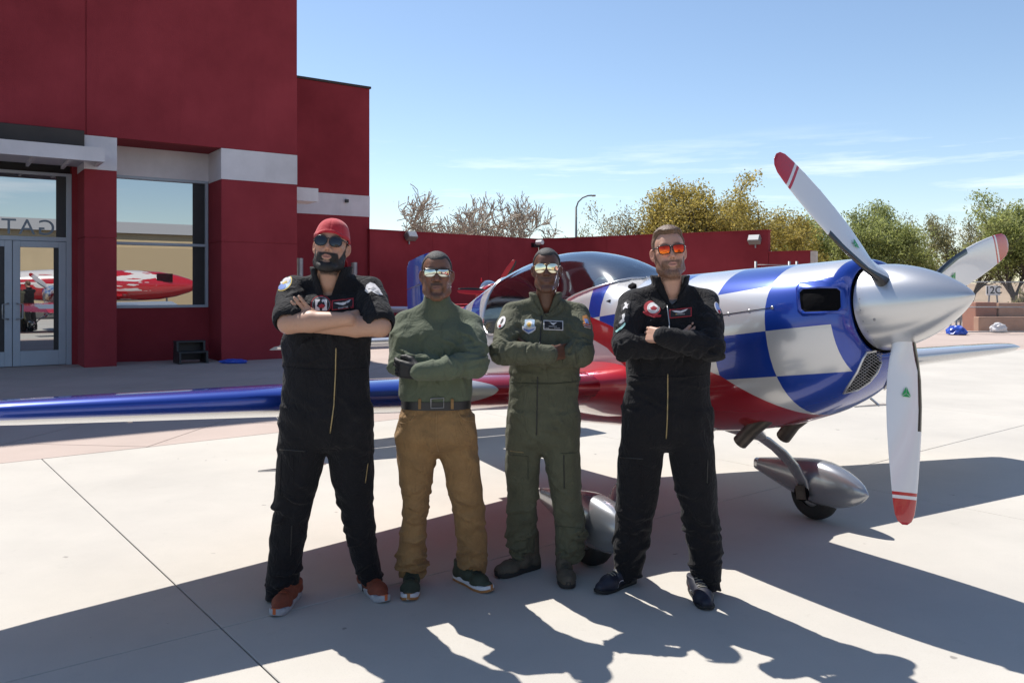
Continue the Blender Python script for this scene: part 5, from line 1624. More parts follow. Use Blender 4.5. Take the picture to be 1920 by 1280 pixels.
def shoe(p, toe, yaw, L, upper_m, sole_m, style, extra=None):
    """sole slab with a shaped upper on it"""
    a = math.radians(yaw); f = np.array((math.sin(a), -math.cos(a), 0)); r = np.array((math.cos(a), math.sin(a), 0))
    t = np.array(ground(*toe)); heel = t - f*L
    W = lambda u, v, z: heel + f*u*L + r*v + np.array((0, 0, z))
    wd = lambda u: np.interp(u, [0, 0.06, 0.2, 0.42, 0.68, 0.85, 0.95, 1.0], [0.012, 0.028, 0.034, 0.035, 0.048, 0.044, 0.030, 0.010])
    sh = {'sneaker': 0.030, 'boot': 0.030, 'racer': 0.016, 'hoop': 0.030}[style]
    us = np.concatenate([np.linspace(0, 0.1, 5), np.linspace(0.16, 0.86, 10), np.linspace(0.90, 1.0, 6)])
    sm = MB()
    ou = [(u, wd(u)) for u in us]
    ring = [(u, w) for u, w in ou] + [(u, -w) for u, w in reversed(ou)]
    toe_up = lambda u: 0.012*max(0, (u-0.82)/0.18)**2
    rings = [[W(u, v*0.93, 0.0+toe_up(u)) for u, v in ring], [W(u, v*1.02, 0.006+toe_up(u)) for u, v in ring], [W(u, v*1.03, sh*0.75+toe_up(u)+(0.008 if u < 0.4 else 0)) for u, v in ring], [W(u, v*0.92, sh+toe_up(u)+(0.008 if u < 0.4 else 0)) for u, v in ring]]
    sm.rings([[Vector(q-p.rv) for q in rg] for rg in rings])
    fo = Field(np.minimum(heel, t)-0.12, np.maximum(heel, t)+np.array((0.12, 0.12, 0.28)), 0.005)
    top = {'sneaker': 0.085, 'racer': 0.085, 'boot': 0.20, 'hoop': 0.105}[style]
    fo.chain([W(0.13, 0, 0.045), W(0.40, 0, 0.050), W(0.70, 0, 0.034), W(0.88, 0, 0.026)], [0.036, 0.036, 0.040, 0.030], 0.02)
    fo.cone(W(0.68, -0.012, 0.03), W(0.68, 0.012, 0.03), 0.036, 0.036, 0.02)
    if style == 'boot':
        fo.cone(W(0.75, 0, 0.035), W(0.88, 0, 0.034), 0.042, 0.036, 0.02)
    fo.cone(W(0.16, 0, 0.05), W(0.20, 0, top), 0.036, 0.043, 0.02)
    fo.cone(W(0.40, 0, 0.06), W(0.28, 0, top), 0.034, 0.036, 0.03)
    sl, X, Y, Z = fo.sub(fo.lo, fo.lo+10)
    fo.cut(sl, (np.broadcast_to(Z-(sh*0.8), fo.F.shape)).astype(np.float32)*1.0)
    fo.cut(sl, (np.broadcast_to((top+0.012)-Z, fo.F.shape)).astype(np.float32)*1.0)
    fo.folds([(W(0.62, 0, 0.06), f, 0.022, 0.05, 0.0015), (W(0.25, 0, 0.09), (0, 0, 1), 0.03, 0.05, 0.0015)], 5, 0.0003)
    P, Q = fo.mesh()
    up = p.add('shoe', relax(P, Q, 1, 0.4), Q, upper_m)
    so = sm.build('sole', sole_m, up, auto=50)
    bv = BVHTree.FromPolygons([Vector(q) for q in P], [tuple(q) for q in Q])
    def on(u, v, off=0.002):
        h = bv.ray_cast(Vector(W(u, v, 0.4)), Vector((0, 0, -1)))
        return (h[0] + Vector((0, 0, off)) if h[0] is not None else Vector(W(u, v, 0.06)))-Vector(p.rv)
    lace = extra['lace'] if extra and 'lace' in extra else M_DZIP
    for i in range(5):
        u = 0.40+0.062*i
        MB().tube([on(u, -0.022), on(u+0.008, -0.008, 0.004), on(u+0.008, 0.008, 0.004), on(u, 0.022)], 0.0028, 6).build('lace', lace, up, smooth=True)
    if extra:
        for (m, sidev, u0, u1, z0, z1) in extra.get('panels', []):
            mb = MB(); n = 8
            for zz in (0, 1):
                pass
            vs = []
            for i in range(n+1):
                u = u0+(u1-u0)*i/n
                for z in (z0, z0+(z1-z0)*(0.4+0.6*math.sin(math.pi*i/n))):
                    o0 = Vector(W(u, sidev*0.14, z)); dr = Vector(-r*sidev).normalized() if True else None
                    h = bv.ray_cast(o0, Vector(-r*(1 if sidev > 0 else -1)))
                    q = h[0] if h[0] is not None else Vector(W(u, (1 if sidev > 0 else -1)*wd(u), z))
                    vs.append(q + Vector(r*(1 if sidev > 0 else -1))*0.002 - Vector(p.rv))
            mb.add(vs, [(2*i, 2*i+1, 2*i+3, 2*i+2) for i in range(n)])
            mb.build('shoe_stripe', m, up)
        if 'toe' in extra:
            mb = MB()
            us_ = np.linspace(0.90, 1.0, 6)
            ou_ = [(u, wd(u)*0.62) for u in us_]
            rg = [(u, w) for u, w in ou_] + [(u, -w) for u, w in reversed(ou_)]
            mb.rings([[Vector(W(u+0.006, v, 0.004+toe_up(u))-p.rv) for u, v in rg], [Vector(W(u+0.008, v, 0.034+toe_up(u))-p.rv) for u, v in rg]])
            mb.build('toe_bumper', extra['toe'], up)
    if style == 'hoop':
        mb = MB()
        rings = [[W(u, v*1.0, 0.0+toe_up(u)-0.0) for u, v in ring], [W(u, v*1.05, 0.005+toe_up(u)) for u, v in ring], [W(u, v*1.045, 0.013+toe_up(u)) for u, v in ring]]
        mb.rings([[Vector(q-p.rv) for q in rg] for rg in rings]); mb.build('outsole', extra['gum'], up, auto=50)
    return up, W(0.22, 0, 0.0)
# ------------------------------------------------------------------ the four men
def smoothstep(a, b, x):
    t = np.clip((x-a)/(b-a), 0, 1); return t*t*(3-2*t)

def beard_full(x, y, z):
    """1 where a full beard grows"""
    bl = np.interp(np.clip(y, -0.02, 0.11), [-0.02, 0.010, 0.035, 0.060, 0.075, 0.085, 0.11], [0.02, 0.000, -0.036, -0.066, -0.056, -0.044, -0.043])
    m = smoothstep(0.006, -0.006, z-bl)*smoothstep(-0.150, -0.135, z)*smoothstep(-0.035, -0.015, y+0.25*(z+0.06))
    lips = ((x/0.0235)**2+((z+0.0675)/0.0125)**2) < 1
    cheek = ((np.abs(x)-0.031)/0.006)**2+((z+0.078)/0.010)**2
    soul = smoothstep(0.6, 1.2, ((x/0.020)**2+((z+0.088)/0.009)**2))
    return m*(1-lips)*(0.55+0.45*soul)*(1-smoothstep(0.09, 0.10, y)*0)
def goatee(x, y, z):
    r = np.sqrt((x/0.0345)**2+((z+0.074)/0.038)**2)
    m = np.exp(-((r-0.93)/0.20)**2)*(y > 0.04)
    ms = smoothstep(0.010, 0.004, np.abs(z+0.049))*smoothstep(0.036, 0.028, np.abs(x))*(y > 0.06)
    ch = smoothstep(0.022, 0.014, np.abs(x))*smoothstep(-0.092, -0.098, z)*(y > 0.05)*smoothstep(-0.13, -0.12, z)
    return np.maximum(np.maximum(m*0.9, ms), ch*0.8)
def faint(x, y, z):
    ms = smoothstep(0.010, 0.004, np.abs(z+0.048))*smoothstep(0.034, 0.026, np.abs(x))*(y > 0.06)
    ch = smoothstep(0.020, 0.012, np.abs(x))*smoothstep(-0.095, -0.101, z)*(y > 0.05)*0.5
    return np.maximum(ms*0.6, ch*0.5)

def body_colors(p, me, skin, lip, beard_fn, bcol, blend):
    n = len(me.vertices); co = np.empty(n*3, np.float32); me.vertices.foreach_get('co', co); co = co.reshape(-1, 3)+p.rv
    x, y, z = p.hloc(co[:, 0], co[:, 1], co[:, 2])
    c = np.tile(np.array(skin), (n, 1))
    on_head = (np.abs(x) < 0.115) & (z > -0.15) & (z < 0.15)
    red = np.array((1.10, 0.88, 0.85))
    ck = np.exp(-(((np.abs(x)-0.042)/0.02)**2+((z+0.02)/0.022)**2))*(y > 0.03)+np.exp(-((x/0.014)**2+((z+0.026)/0.012)**2))*(y > 0.09)
    ear = np.exp(-(((np.abs(x)-0.090)/0.012)**2))*(np.abs(z) < 0.04)
    w = np.clip(ck*0.7+ear*0.8, 0, 1)[:, None]*on_head[:, None]
    c = c*(1-w)+c*red*w
    lp = smoothstep(1.15, 0.75, (x/0.0225)**2+((z+0.0655)/0.0115)**2)*(y > 0.06)*on_head
    c = c*(1-lp[:, None]*0.8)+np.array(lip)*lp[:, None]*0.8
    mo = np.exp(-((x/0.020)**4+((z+0.0655)/0.0022)**2))*(y > 0.07)*on_head
    c = c*(1-0.75*mo[:, None])
    ns = np.exp(-(((np.abs(x)-0.0078)/0.0036)**2+((z+0.0375)/0.0032)**2))*(y > 0.08)*on_head
    c = c*(1-0.8*np.clip(ns, 0, 1)[:, None])
    if beard_fn is not None:
        b = (beard_fn(x, y, z)*on_head*blend*(np.abs(x) < 0.076)*(y > 0.004))[:, None]
        rs = np.random.RandomState(3).uniform(0.75, 1.15, n)[:, None]
        c = c*(1-np.clip(b*rs, 0, 0.97))+np.array(bcol)*np.clip(b*rs, 0, 0.97)
    br = np.exp(-(((np.abs(x)-0.033)/0.019)**4+((z-0.036-0.12*(0.033-np.abs(np.abs(x)-0.033)))/0.0048)**2))*(y > 0.05)*on_head
    c = c*(1-0.75*br[:, None])+np.array(bcol)*0.75*br[:, None]
    rs = np.random.RandomState(8).normal(1, 0.03, n)[:, None]
    c = np.clip(c*rs, 0, 1)
    at = me.color_attributes.new('col', 'FLOAT_COLOR', 'POINT')
    at.data.foreach_set('color', np.concatenate([c, np.ones((n, 1))], 1).astype(np.float32).ravel())

def make_person(cfg):
    p = Person(cfg['Z0'], cfg['label'], cfg['cx'])
    p.head(*cfg['head'])
    J = p.J
    jaw, nose = cfg.get('jaw', 1.0), cfg.get('nose', 1.0)
    # shoes first: they set where the ankles stand
    ank = []
    for sc in cfg['shoes']:
        up, a = shoe(p, *sc); ank.append(a)
    # legs
    def leg_rows(rows, a):
        n = len(rows); out = []
        y0, y1 = rows[0][0], rows[-1][0]
        for (py, l, r, b) in rows:
            t = (py-y0)/(y1-y0); out.append((py, l, r, (a[1]-p.Z0)*t, b))
        return out
    def legs_into(f, k=0.02):
        for rows, a in zip(cfg['legs'], ank): f.column(*p.cols(leg_rows(rows, a)), k=k, n=2.2)
    def tail(rows, steps=None):
        rows = rows[:-1]
        y, l, r, d, b = rows[-1]; c, h = (l+r)/2, (r-l)/2
        if steps is not None: return rows + [(y+o_, c-h*ka, c+h*ka, d+0.01, b*kb) for o_, ka, kb in steps]
        return rows + [(y+8, c-h*0.86, c+h*0.86, d, b*0.88), (y+15, c-h*0.55, c+h*0.55, d+0.01, b*0.6), (y+20, c-h*0.2, c+h*0.2, d+0.02, b*0.25)]
    tor = p.cols(tail(cfg['torso'], [(28, 0.96, 0.92), (46, 0.88, 0.78), (60, 0.58, 0.5), (66, 0.2, 0.22)]) if cfg['outfit'] == 'suit' else cfg['torso'])
    def torso_into(f, ins=0.0, k=0.03):
        f.column(tor[0], tor[1], tor[2], [a-ins for a in tor[3]], [b-ins for b in tor[4]], k=k, n=2.5)
    S = [J(*q) for q in cfg['shoulder']]; EL = [J(*q) for q in cfg['elbow']]; W = [J(*q) for q in cfg['wrist']]; HT_ = [J(*q) for q in cfg['hand']]
    nb = p.h2w((0, -0.030, -0.165)); nb = nb*0.4 + J(*cfg['neck'])*0.6
    neck_top = p.h2w((0, -0.018, -0.055))
    ra, re_, rf, rw = cfg.get('arm', (0.068, 0.060, 0.055, 0.043))
    def arms_into(f, ins=0.0, k=0.02, end=1.0, up_only=False):
        for i in (0, 1):
            m = S[i]*0.45+EL[i]*0.55
            f.cone(nb+(S[i]-nb)*0.2+np.array((0, 0.01, 0)), S[i]+np.array((0, 0.02, 0)), 0.056-ins, ra*0.78-ins, 0.04)
            f.cone(S[i], S[i]*0.65+EL[i]*0.35, ra*cfg.get('shr', 0.86)-ins, ra*0.98-ins, 0.03)
            f.cone(S[i]*0.65+EL[i]*0.35, m, ra*0.98-ins, ra*0.97-ins, 0.02)
            if up_only:
                f.cone(m, m+(EL[i]-m)*0.62, ra*0.97-ins, ra*1.02-ins, 0.02); continue
            f.cone(m, EL[i], ra*0.97-ins, re_-ins, 0.02)
            q = EL[i]*0.55+W[i]*0.45
            f.cone(EL[i], q, re_-ins, rf-ins, 0.015)
            f.cone(q, EL[i]+(W[i]-EL[i])*end, rf-ins, rw-ins, 0.008)
    xs = [q[0] for q in S+EL+W]+list(np.array(tor[1])-np.array(tor[3]))+list(np.array(tor[1])+np.array(tor[3]))
    lo = np.array((min(xs)-0.13, p.Z0-0.36, 0.0)); hi = np.array((max(xs)+0.13, p.Z0+0.24, nb[2]+0.14))
    for a in ank: lo[:2] = np.minimum(lo[:2], a[:2]-0.12); hi[:2] = np.maximum(hi[:2], a[:2]+0.12)
    # ---- body
    f = Field((lo[0], p.Z0-0.36, 0.95), (hi[0], p.Z0+0.24, p.hc[2]+0.17), 0.0046)
    ins = 0.016
    torso_into(f, ins+0.004)
    bare = cfg.get('bare', False)
    for i in (0, 1):
        f.cone(nb+(S[i]-nb)*0.25, S[i], 0.028, ra*0.70-ins, 0.03)
        f.cone(S[i], EL[i], ra*0.84-ins-0.004, (0.047 if bare else re_-ins), 0.02)
        q = EL[i]*0.62+W[i]*0.38
        if bare:
            f.cone(EL[i], q, 0.046, 0.0495, 0.02); f.cone(q, W[i], 0.0495, 0.030, 0.012)
        else:
            f.cone(EL[i], q, re_-ins, 0.038, 0.01); f.cone(q, W[i], 0.038, 0.027, 0.01)
    for i, hd in enumerate(cfg['hands']):
        hand(f, W[i], HT_[i], hd['n'], hd['side'], sc=hd.get('sc', 1.0), curl=hd.get('curl', 0.3), spread=hd.get('spread', 0.2), tuck=hd.get('tuck', True))
    sl, X, Y, Z = f.sub(p.hc-0.2*p.hs-0.02, p.hc+0.2*p.hs+0.02)
    x, y, z = p.hloc(X, Y, Z)
    f.cone(neck_top, nb, 0.054*cfg.get('neckw', 1), 0.060*cfg.get('neckw', 1), 0.03)
    f.union(sl, (head_sdf(x, y, z, jaw, nose)*p.hs).astype(np.float32), 0.018)
    P, Q = f.mesh(); P = relax(P, Q, 1, 0.35)
    body = p.add('body', P, Q, skin_mat(cfg['skin_name'], cfg.get('skin_rough', 0.5)))
    body_colors(p, body.data, cfg['skin'], cfg['lip'], cfg.get('beard'), cfg['bcol'], cfg.get('bblend', 1.0))
    # ---- garments
    zs_hip = cfg.get('waist', 750)
    em = []
    for i in (0, 1):
        d = (EL[i]-S[i]); em += [(EL[i], d, 0.035, 0.085, 0.0055), (S[i]*0.4+EL[i]*0.6, (d[0]*0.5, 0.1, d[2]), 0.055, 0.10, 0.0035)]
        m = (EL[i]+W[i])/2; em += [(m, W[i]-EL[i], 0.04, 0.09, 0.005), (EL[i]*0.8+W[i]*0.2, (W[i]-EL[i])+np.array((0, 0, 0.12)), 0.034, 0.07, 0.0055), (W[i], W[i]-EL[i], 0.024, 0.05, 0.003)]
        ax = np.array((S[i][0]*0.82+p.hc[0]*0.18, p.Z0-0.10, S[i][2]-0.08)); em.append((ax, (1.0 if i else -1.0, 0, 0.8), 0.04, 0.09, 0.004))
    for rows, a in zip(cfg['legs'], ank):
        n = len(rows)
        def pt(i, dd=-0.05): 
            py, l, r, b = rows[i]; return np.array(pix((l+r)/2, py, p.Z0+(a[1]-p.Z0)*i/(n-1)+dd))
        em += [(pt(n-1), (0.25, 0, 1), 0.030, 0.085, 0.0075), (pt(n-2), (-0.35, 0, 1), 0.042, 0.10, 0.0065), (pt(n//2), (0.4, 0, 1), 0.055, 0.13, 0.0045), (pt(n//2+1), (-0.3, 0.2, 1), 0.05, 0.11, 0.005), (pt(1), (0.8, 0, 0.9), 0.06, 0.13, 0.0032)]
    w1 = pix((cfg['torso'][-3][1]+cfg['torso'][-3][2])/2, cfg['torso'][-3][0], p.Z0-0.1)
    em += [(np.array(w1), (0.1, 0, 1), 0.045, 0.15, 0.003)]
    em += cfg.get('folds', [])
    def vcut(f, zv, wid, top):
        """open the neckline in a V"""
        sl, X, Y, Z = f.sub((nb[0]-0.2, p.Z0-0.4, zv-0.02), (nb[0]+0.2, p.Z0+0.02, top))
        d = (np.abs(X-nb[0]-cfg.get('vx', 0)) - np.maximum(Z-zv, 0)*wid + np.where(Z < zv, (zv-Z), 0))*0.8
        d = np.maximum(d, Y-(nb[1]-0.035))
        f.cut(sl, np.broadcast_to(d, f.F[sl].shape).astype(np.float32), 0.004)
    def collar(f, z0, h, r0, flare, gap, k=0.006):
        sl, X, Y, Z = f.sub((nb[0]-0.2, nb[1]-0.2, z0-0.05), (nb[0]+0.2, nb[1]+0.2, z0+h+0.05))
        zz = Z-z0
        # axis leans back with the neck; the collar dips in front
        r = np.sqrt((X-nb[0])**2+((Y-nb[1]-zz*0.15)*1.02)**2); ph = np.arctan2(np.abs(X-nb[0]), -(Y-nb[1]))
        Rz = r0+flare*zz
        d = np.abs(r-Rz)*0.9-0.0065
        dip = 0.045*np.exp(-(ph/0.9)**2)
        d = np.maximum(d, np.maximum(-(zz+dip+0.02), zz-(h-dip*0.55)))
        d = np.maximum(d, (gap[0]+gap[1]*np.clip(zz/h, -0.5, 1)-ph)*0.06)
        f.union(sl, np.broadcast_to(d, f.F[sl].shape).astype(np.float32), k)
    gl = {}
    if cfg['outfit'] == 'suit':
        f = Field(lo, hi, 0.0066)
        torso_into(f); legs_into(f)
        arms_into(f, end=0.97, up_only=bare)
        if cfg.get('waistband'):
            pass
        f.folds(em, cfg['seed'], 0.0009)
        if bare:
            for i in (0, 1):
                m = S[i]*0.45+EL[i]*0.55; e = m+(EL[i]-m)*0.60; ax = (EL[i]-S[i])/np.linalg.norm(EL[i]-S[i])
                f.cone(e-ax*0.022, e+ax*0.004, ra*1.10, ra*1.10, 0.006)
                f.cone(e+ax*0.04, EL[i]+ax*0.10, 0.056, 0.07, 0.0, cut=True)
        else:
            for i in (0, 1):
                ax = (W[i]-EL[i])/np.linalg.norm(W[i]-EL[i]); f.cone(W[i]-ax*0.05, W[i]-ax*0.008, rw*1.03, rw*1.0, 0.006)
        sl, X, Y, Z = f.sub((nb[0]-0.09, nb[1]-0.09, nb[2]-0.01), (nb[0]+0.09, nb[1]+0.09, nb[2]+0.2))
        f.cone(nb+np.array((0, -0.004, -0.03)), nb+np.array((0, 0.0, 0.12)), 0.060*cfg.get('neckw', 1)+0.006, 0.070*cfg.get('neckw', 1), 0.0, cut=True)
        vcut(f, cfg['vz'](p), cfg.get('vwid', 0.62), nb[2]+0.16)
        collar(f, nb[2]+cfg.get('colz', -0.006), cfg.get('colh', 0.058), 0.074*cfg.get('neckw', 1), 0.22, cfg.get('colgap', (0.42, 0.45)))
        P, Q = f.mesh(); P = relax(P, Q, 1, 0.3)
        gl['main'] = p.add(cfg['garment'], P, Q, cfg['cloth'])
        p.bv = BVHTree.FromPolygons([Vector(q) for q in P], [tuple(q) for q in Q])
        if cfg.get('undershirt'):
            f = Field((nb[0]-0.14, p.Z0-0.3, nb[2]-0.16), (nb[0]+0.14, p.Z0+0.15, nb[2]+0.06), 0.006)
            torso_into(f, 0.012); arms_into(f, 0.012)
            f.cone(nb, nb+np.array((0, 0, 0.15)), 0.064, 0.075, 0.0, cut=True)
            P2, Q2 = f.mesh(); p.add('undershirt', P2, Q2, cfg['undershirt'])
    else:
        f = Field((lo[0], lo[1], cfg['zsplit'](p)-0.03), hi, 0.0062)
        torso_into(f); arms_into(f, end=0.98)
        f.cone(nb+np.array((0, 0, -0.02)), nb*0.45+neck_top*0.55, 0.074*cfg.get('neckw', 1), 0.061*cfg.get('neckw', 1), 0.035)
        f.folds(em, cfg['seed'], 0.0006)
        for i in (0, 1):
            ax = (W[i]-EL[i])/np.linalg.norm(W[i]-EL[i]); f.cone(W[i]-ax*0.02, W[i]-ax*0.002, rw*1.0, rw*0.98, 0.004)
        sl, X, Y, Z = f.sub(f.lo, f.lo+5)
        f.cut(sl, np.broadcast_to(Z-cfg['zsplit'](p), f.F.shape).astype(np.float32))
        nt_ = nb*0.30+neck_top*0.70
        f.cone(nt_+np.array((0, 0, 0.012)), nt_+np.array((0, 0, 0.1)), 0.052*cfg.get('neckw', 1)+0.003, 0.06, 0.0, cut=True)
        sl, X, Y, Z = f.sub((nb[0]-0.2, nb[1]-0.2, nt_[2]-0.02), (nb[0]+0.2, nb[1]+0.2, nt_[2]+0.4))
        f.cut(sl, np.broadcast_to((nt_[2]-0.006)-(Z+(Y-nb[1])*-0.25), f.F[sl].shape).astype(np.float32))
        P, Q = f.mesh(); P = relax(P, Q, 1, 0.3)
        gl['main'] = p.add('shirt', P, Q, cfg['cloth'])
        bv1 = (P, Q)
        f = Field(lo, (hi[0], hi[1], cfg['zsplit'](p)+0.03), 0.0066)
        legs_into(f); tor2 = p.cols(tail(cfg['hips'], [(8, 0.96, 0.92), (17, 0.86, 0.76), (25, 0.5, 0.45), (29, 0.2, 0.2)])); f.column(*tor2, k=0.03, n=2.5)
        f.folds(em, cfg['seed']+1, 0.0008)
        P2, Q2 = f.mesh(); P2 = relax(P2, Q2, 1, 0.3)
        gl['legs'] = p.add('trousers', P2, Q2, cfg['cloth2'])
        PP = np.concatenate([P, P2]); QQ = np.concatenate([Q, Q2+len(P)])
        p.bv = BVHTree.FromPolygons([Vector(q) for q in PP], [tuple(q) for q in QQ])
    p.g = gl; p.S, p.E, p.W, p.nb = S, EL, W, nb
    return p

def hair(p, name, m, thick, line, seed, lump=0.0, top_extra=None, jaw=1.0, freq=260):
    q = np.random.RandomState(seed); ks = q.normal(0, 1, (10, 3))*freq*0.25; ph = q.uniform(0, 6.28, 10)
    def fn(d, x, y, z):
        n = sum(np.sin(x*k[0]+y*k[1]+z*k[2]*0.7+a) for k, a in zip(ks, ph))/10
        hl = np.interp(np.clip(y, -0.13, 0.11), line[0], line[1])
        ax = np.abs(x)
        tmp = 0.014*np.exp(-((ax-0.050)/0.014)**2)*(y > 0.035)
        hl = hl + tmp
        t = (thick + (top_extra(x, y, z) if top_extra else 0.0))*smoothstep(-0.004, 0.022, z-hl) + 0.0008
        g = (hl - z)*0.75*p.hs
        return np.maximum(d - t*p.hs - lump*n*p.hs*smoothstep(0.0, 0.02, z-hl), np.maximum(g, -(d+0.010)))
    return p.shell(name, fn, m, jaw=jaw, ext=0.20)

SKIN1, SKIN2, SKIN3, SKIN4 = (0.44, 0.255, 0.175), (0.190, 0.092, 0.056), (0.120, 0.055, 0.034), (0.50, 0.290, 0.210)
M_HAIRB = mat('black_hair', (0.012, 0.010, 0.009), 0.55, bump=0.9, bscale=320, bdist=0.004, spec=0.45)
M_HAIRG = mat('cropped_black_hair', (0.030, 0.028, 0.028), 0.65, bump=1.0, bscale=300, bdist=0.004, spec=0.5, var=0.4, vscale=240)
M_HAIRBR = mat('brown_hair', (0.13, 0.075, 0.042), 0.5, var=0.45, vscale=90, bump=0.9, bscale=170, bdist=0.005, stretch=(1.0, 0.4, 1.0))
F_BLACK1 = fabric('black_flight_cloth', (0.0075, 0.0075, 0.0098), dust=(0.022, 0.022, 0.025), sheen=0.06)
F_BLACK4 = fabric('black_flight_cloth_dusty', (0.0072, 0.0070, 0.0090), dust=(0.024, 0.024, 0.027), sheen=0.06)
F_GREEN = fabric('sage_flight_cloth', (0.098, 0.101, 0.066), sheen=0.05)
F_SHIRT = fabric('olive_knit', (0.105, 0.125, 0.082), sheen=0.1, var=0.08, crease=0.35)
F_BROWN = fabric('brown_duck_cotton', (0.265, 0.158, 0.068), sheen=0.05, var=0.20, dust=(0.36, 0.235, 0.115))

# ---------------------------------------------------------------- man in black suit with a red cap
LEATHER = mat('rust_suede', (0.19, 0.045, 0.020), 0.75, var=0.3, vscale=30)
GREYSOLE = mat('grey_sole', (0.36, 0.37, 0.40), 0.7, var=0.25, vscale=40)
ORSOLE = mat('orange_rubber', (0.55, 0.12, 0.03), 0.6)
ex1 = dict(lace=mat('rust_lace', (0.22, 0.05, 0.02), 0.8), toe=ORSOLE)
p1 = make_person(dict(
    Z0=4.0, cx=612, label='man in black flight suit with rolled sleeves and backwards red cap', outfit='suit', garment='flight_suit', seed=1,
    head=(621, 464, 0.955, 4, 9, 6), jaw=1.04, neck=(624, 532, 0.015), neckw=1.05,
    shr=0.98, shoulder=[(549, 543, 0.02), (692, 545, 0.02)], elbow=[(541, 606, -0.17), (713, 612, -0.15)], wrist=[(652, 598, -0.215), (592, 612, -0.145)],
    hand=[(712, 590, 0.02), (544, 557, -0.190)],
    hands=[dict(n=(0, -1, 0.2), side=(0, 0, 1)), dict(n=(0.1, -1, 0.0), side=(0.5, 0, 1), curl=0.12)],
    arm=(0.071, 0.062, 0.055, 0.043), bare=True,
    torso=[(532, 590, 660, 0.05, 0.055), (547, 562, 684, 0.035, 0.085), (565, 545, 698, 0.01, 0.112), (600, 540, 700, 0.0, 0.128), (640, 531, 695, 0.0, 0.130), (690, 533, 690, 0.0, 0.122), (735, 531, 692, 0.0, 0.122), (780, 528, 697, 0.0, 0.128), (828, 528, 697, 0.0, 0.120)],
    legs=[[(760, 530, 618, 0.110), (820, 523, 615, 0.112), (855, 521, 609, 0.110), (900, 518, 598, 0.103), (950, 514, 585, 0.092), (985, 511, 577, 0.086), (1040, 505, 567, 0.082), (1090, 500, 560, 0.080), (1122, 499, 554, 0.078)],
          [(760, 606, 696, 0.110), (820, 611, 699, 0.112), (855, 615, 700, 0.110), (900, 623, 701, 0.103), (950, 639, 700, 0.092), (1000, 648, 703, 0.086), (1050, 661, 711, 0.080), (1080, 675, 716, 0.074), (1104, 683, 717, 0.070)]],
    shoes=[((514, 1158), -6, 0.315, LEATHER, GREYSOLE, 'sneaker', ex1), ((724, 1131), 33, 0.315, LEATHER, GREYSOLE, 'sneaker', ex1)],
    skin_name='olive_skin', skin=SKIN1, lip=(0.36, 0.15, 0.12), beard=beard_full, bcol=(0.016, 0.011, 0.009), bblend=0.93,
    cloth=F_BLACK1, vz=lambda p: p.J(624, 541, -0.1)[2], vwid=0.75, colgap=(0.50, 0.42), colh=0.085))
def cap_fn(d, x, y, z):
    hl = np.interp(np.clip(y, -0.14, 0.12), [-0.14, -0.05, 0.0, 0.05, 0.09, 0.12], [-0.030, 0.012, 0.034, 0.047, 0.052, 0.052])
    hl = hl - 0.012*np.exp(-((np.abs(x)-0.06)/0.02)**2)*(y > 0.03)
    th = 0.0105 + 0.007*smoothstep(0.07, 0.13, z) + 0.0025*smoothstep(0.010, 0.003, np.abs(z-hl-0.008))
    seam = 0.0012*np.exp(-(x/0.003)**2) + 0.0012*np.exp(-((np.abs(x)*0.9-np.abs(y+0.01)*0.55)/0.003)**2)
    f = np.maximum(d-(th-seam)*p1.hs, np.maximum((hl-z)*0.8*p1.hs, -(d+0.006)))
    # brim hanging behind the neck
    yy, zz = y+0.135, z+0.055
    yr, zr = yy*0.55+zz*0.83, -yy*0.83+zz*0.55
    br = (np.sqrt((x/0.078)**2+(yr/0.062)**2)-1)*0.06
    br = np.maximum(br, np.abs(zr-0.9*(x*x)*-3.0)-0.0035)*p1.hs
    return np.minimum(f, br)
M_CAP = fabric('red_cap_cotton', (0.47, 0.018, 0.030), var=0.10, sheen=0.25, crease=0.10)
p1.shell('cap', cap_fn, M_CAP, ext=0.23, jaw=1.04)
hair(p1, 'hair', M_HAIRB, 0.004, ([-0.13, -0.06, -0.02, 0.0, 0.02, 0.03, 0.11], [-0.075, -0.05, -0.035, -0.02, 0.015, 0.12, 0.13]), 2, 0.001)
qn = np.random.RandomState(7).normal(0, 1, (10, 3))*95
p1.shell('beard', lambda d, x, y, z: np.maximum(d - (0.0012+0.0050*smoothstep(-0.085, -0.118, z)-0.0075*(1-beard_full(x, y, z)) + 0.0010*sum(np.sin(x*k[0]+y*k[1]+z*k[2]) for k in qn)/3)*p1.hs, -(d+0.008)), M_HAIRB, h=0.0032, jaw=1.04)
M_SMOKE = mat('smoke_lens', (0.010, 0.010, 0.014), 0.05, spec=0.7)
glasses(p1, 'round', M_SMOKE, M_FRAME, big=1.16)
Z1 = p1.g['main']
p1.strip('front_zip', [(630, 652), (629, 700), (626, 760), (619, 812)], 0.0034, M_ZIP, Z1, 0.001)
p1.strip('zip_flap', [(634, 655), (633, 700), (631, 760), (624, 815), (616, 845)], 0.003, F_BLACK1, Z1, 0.0)
p1.strip('pocket_zip', [(524, 842), (573, 846)], 0.003, M_DZIP, Z1)
p1.strip('pocket_zip', [(690, 868), (685, 905)], 0.0026, M_ZIP, Z1)
p1.strip('pocket_zip', [(547, 985), (545, 1040)], 0.003, M_DZIP, Z1)
p1.strip('waist_seam', [(535, 688), (580, 693), (640, 694), (690, 690)], 0.003, F_BLACK1, Z1)
for a, b in (((549, 853), (549, 905)), ((528, 852), (525, 930)), ((525, 930), (560, 933))): p1.strip('pocket_seam', [a, b], 0.0022, F_BLACK1, Z1)
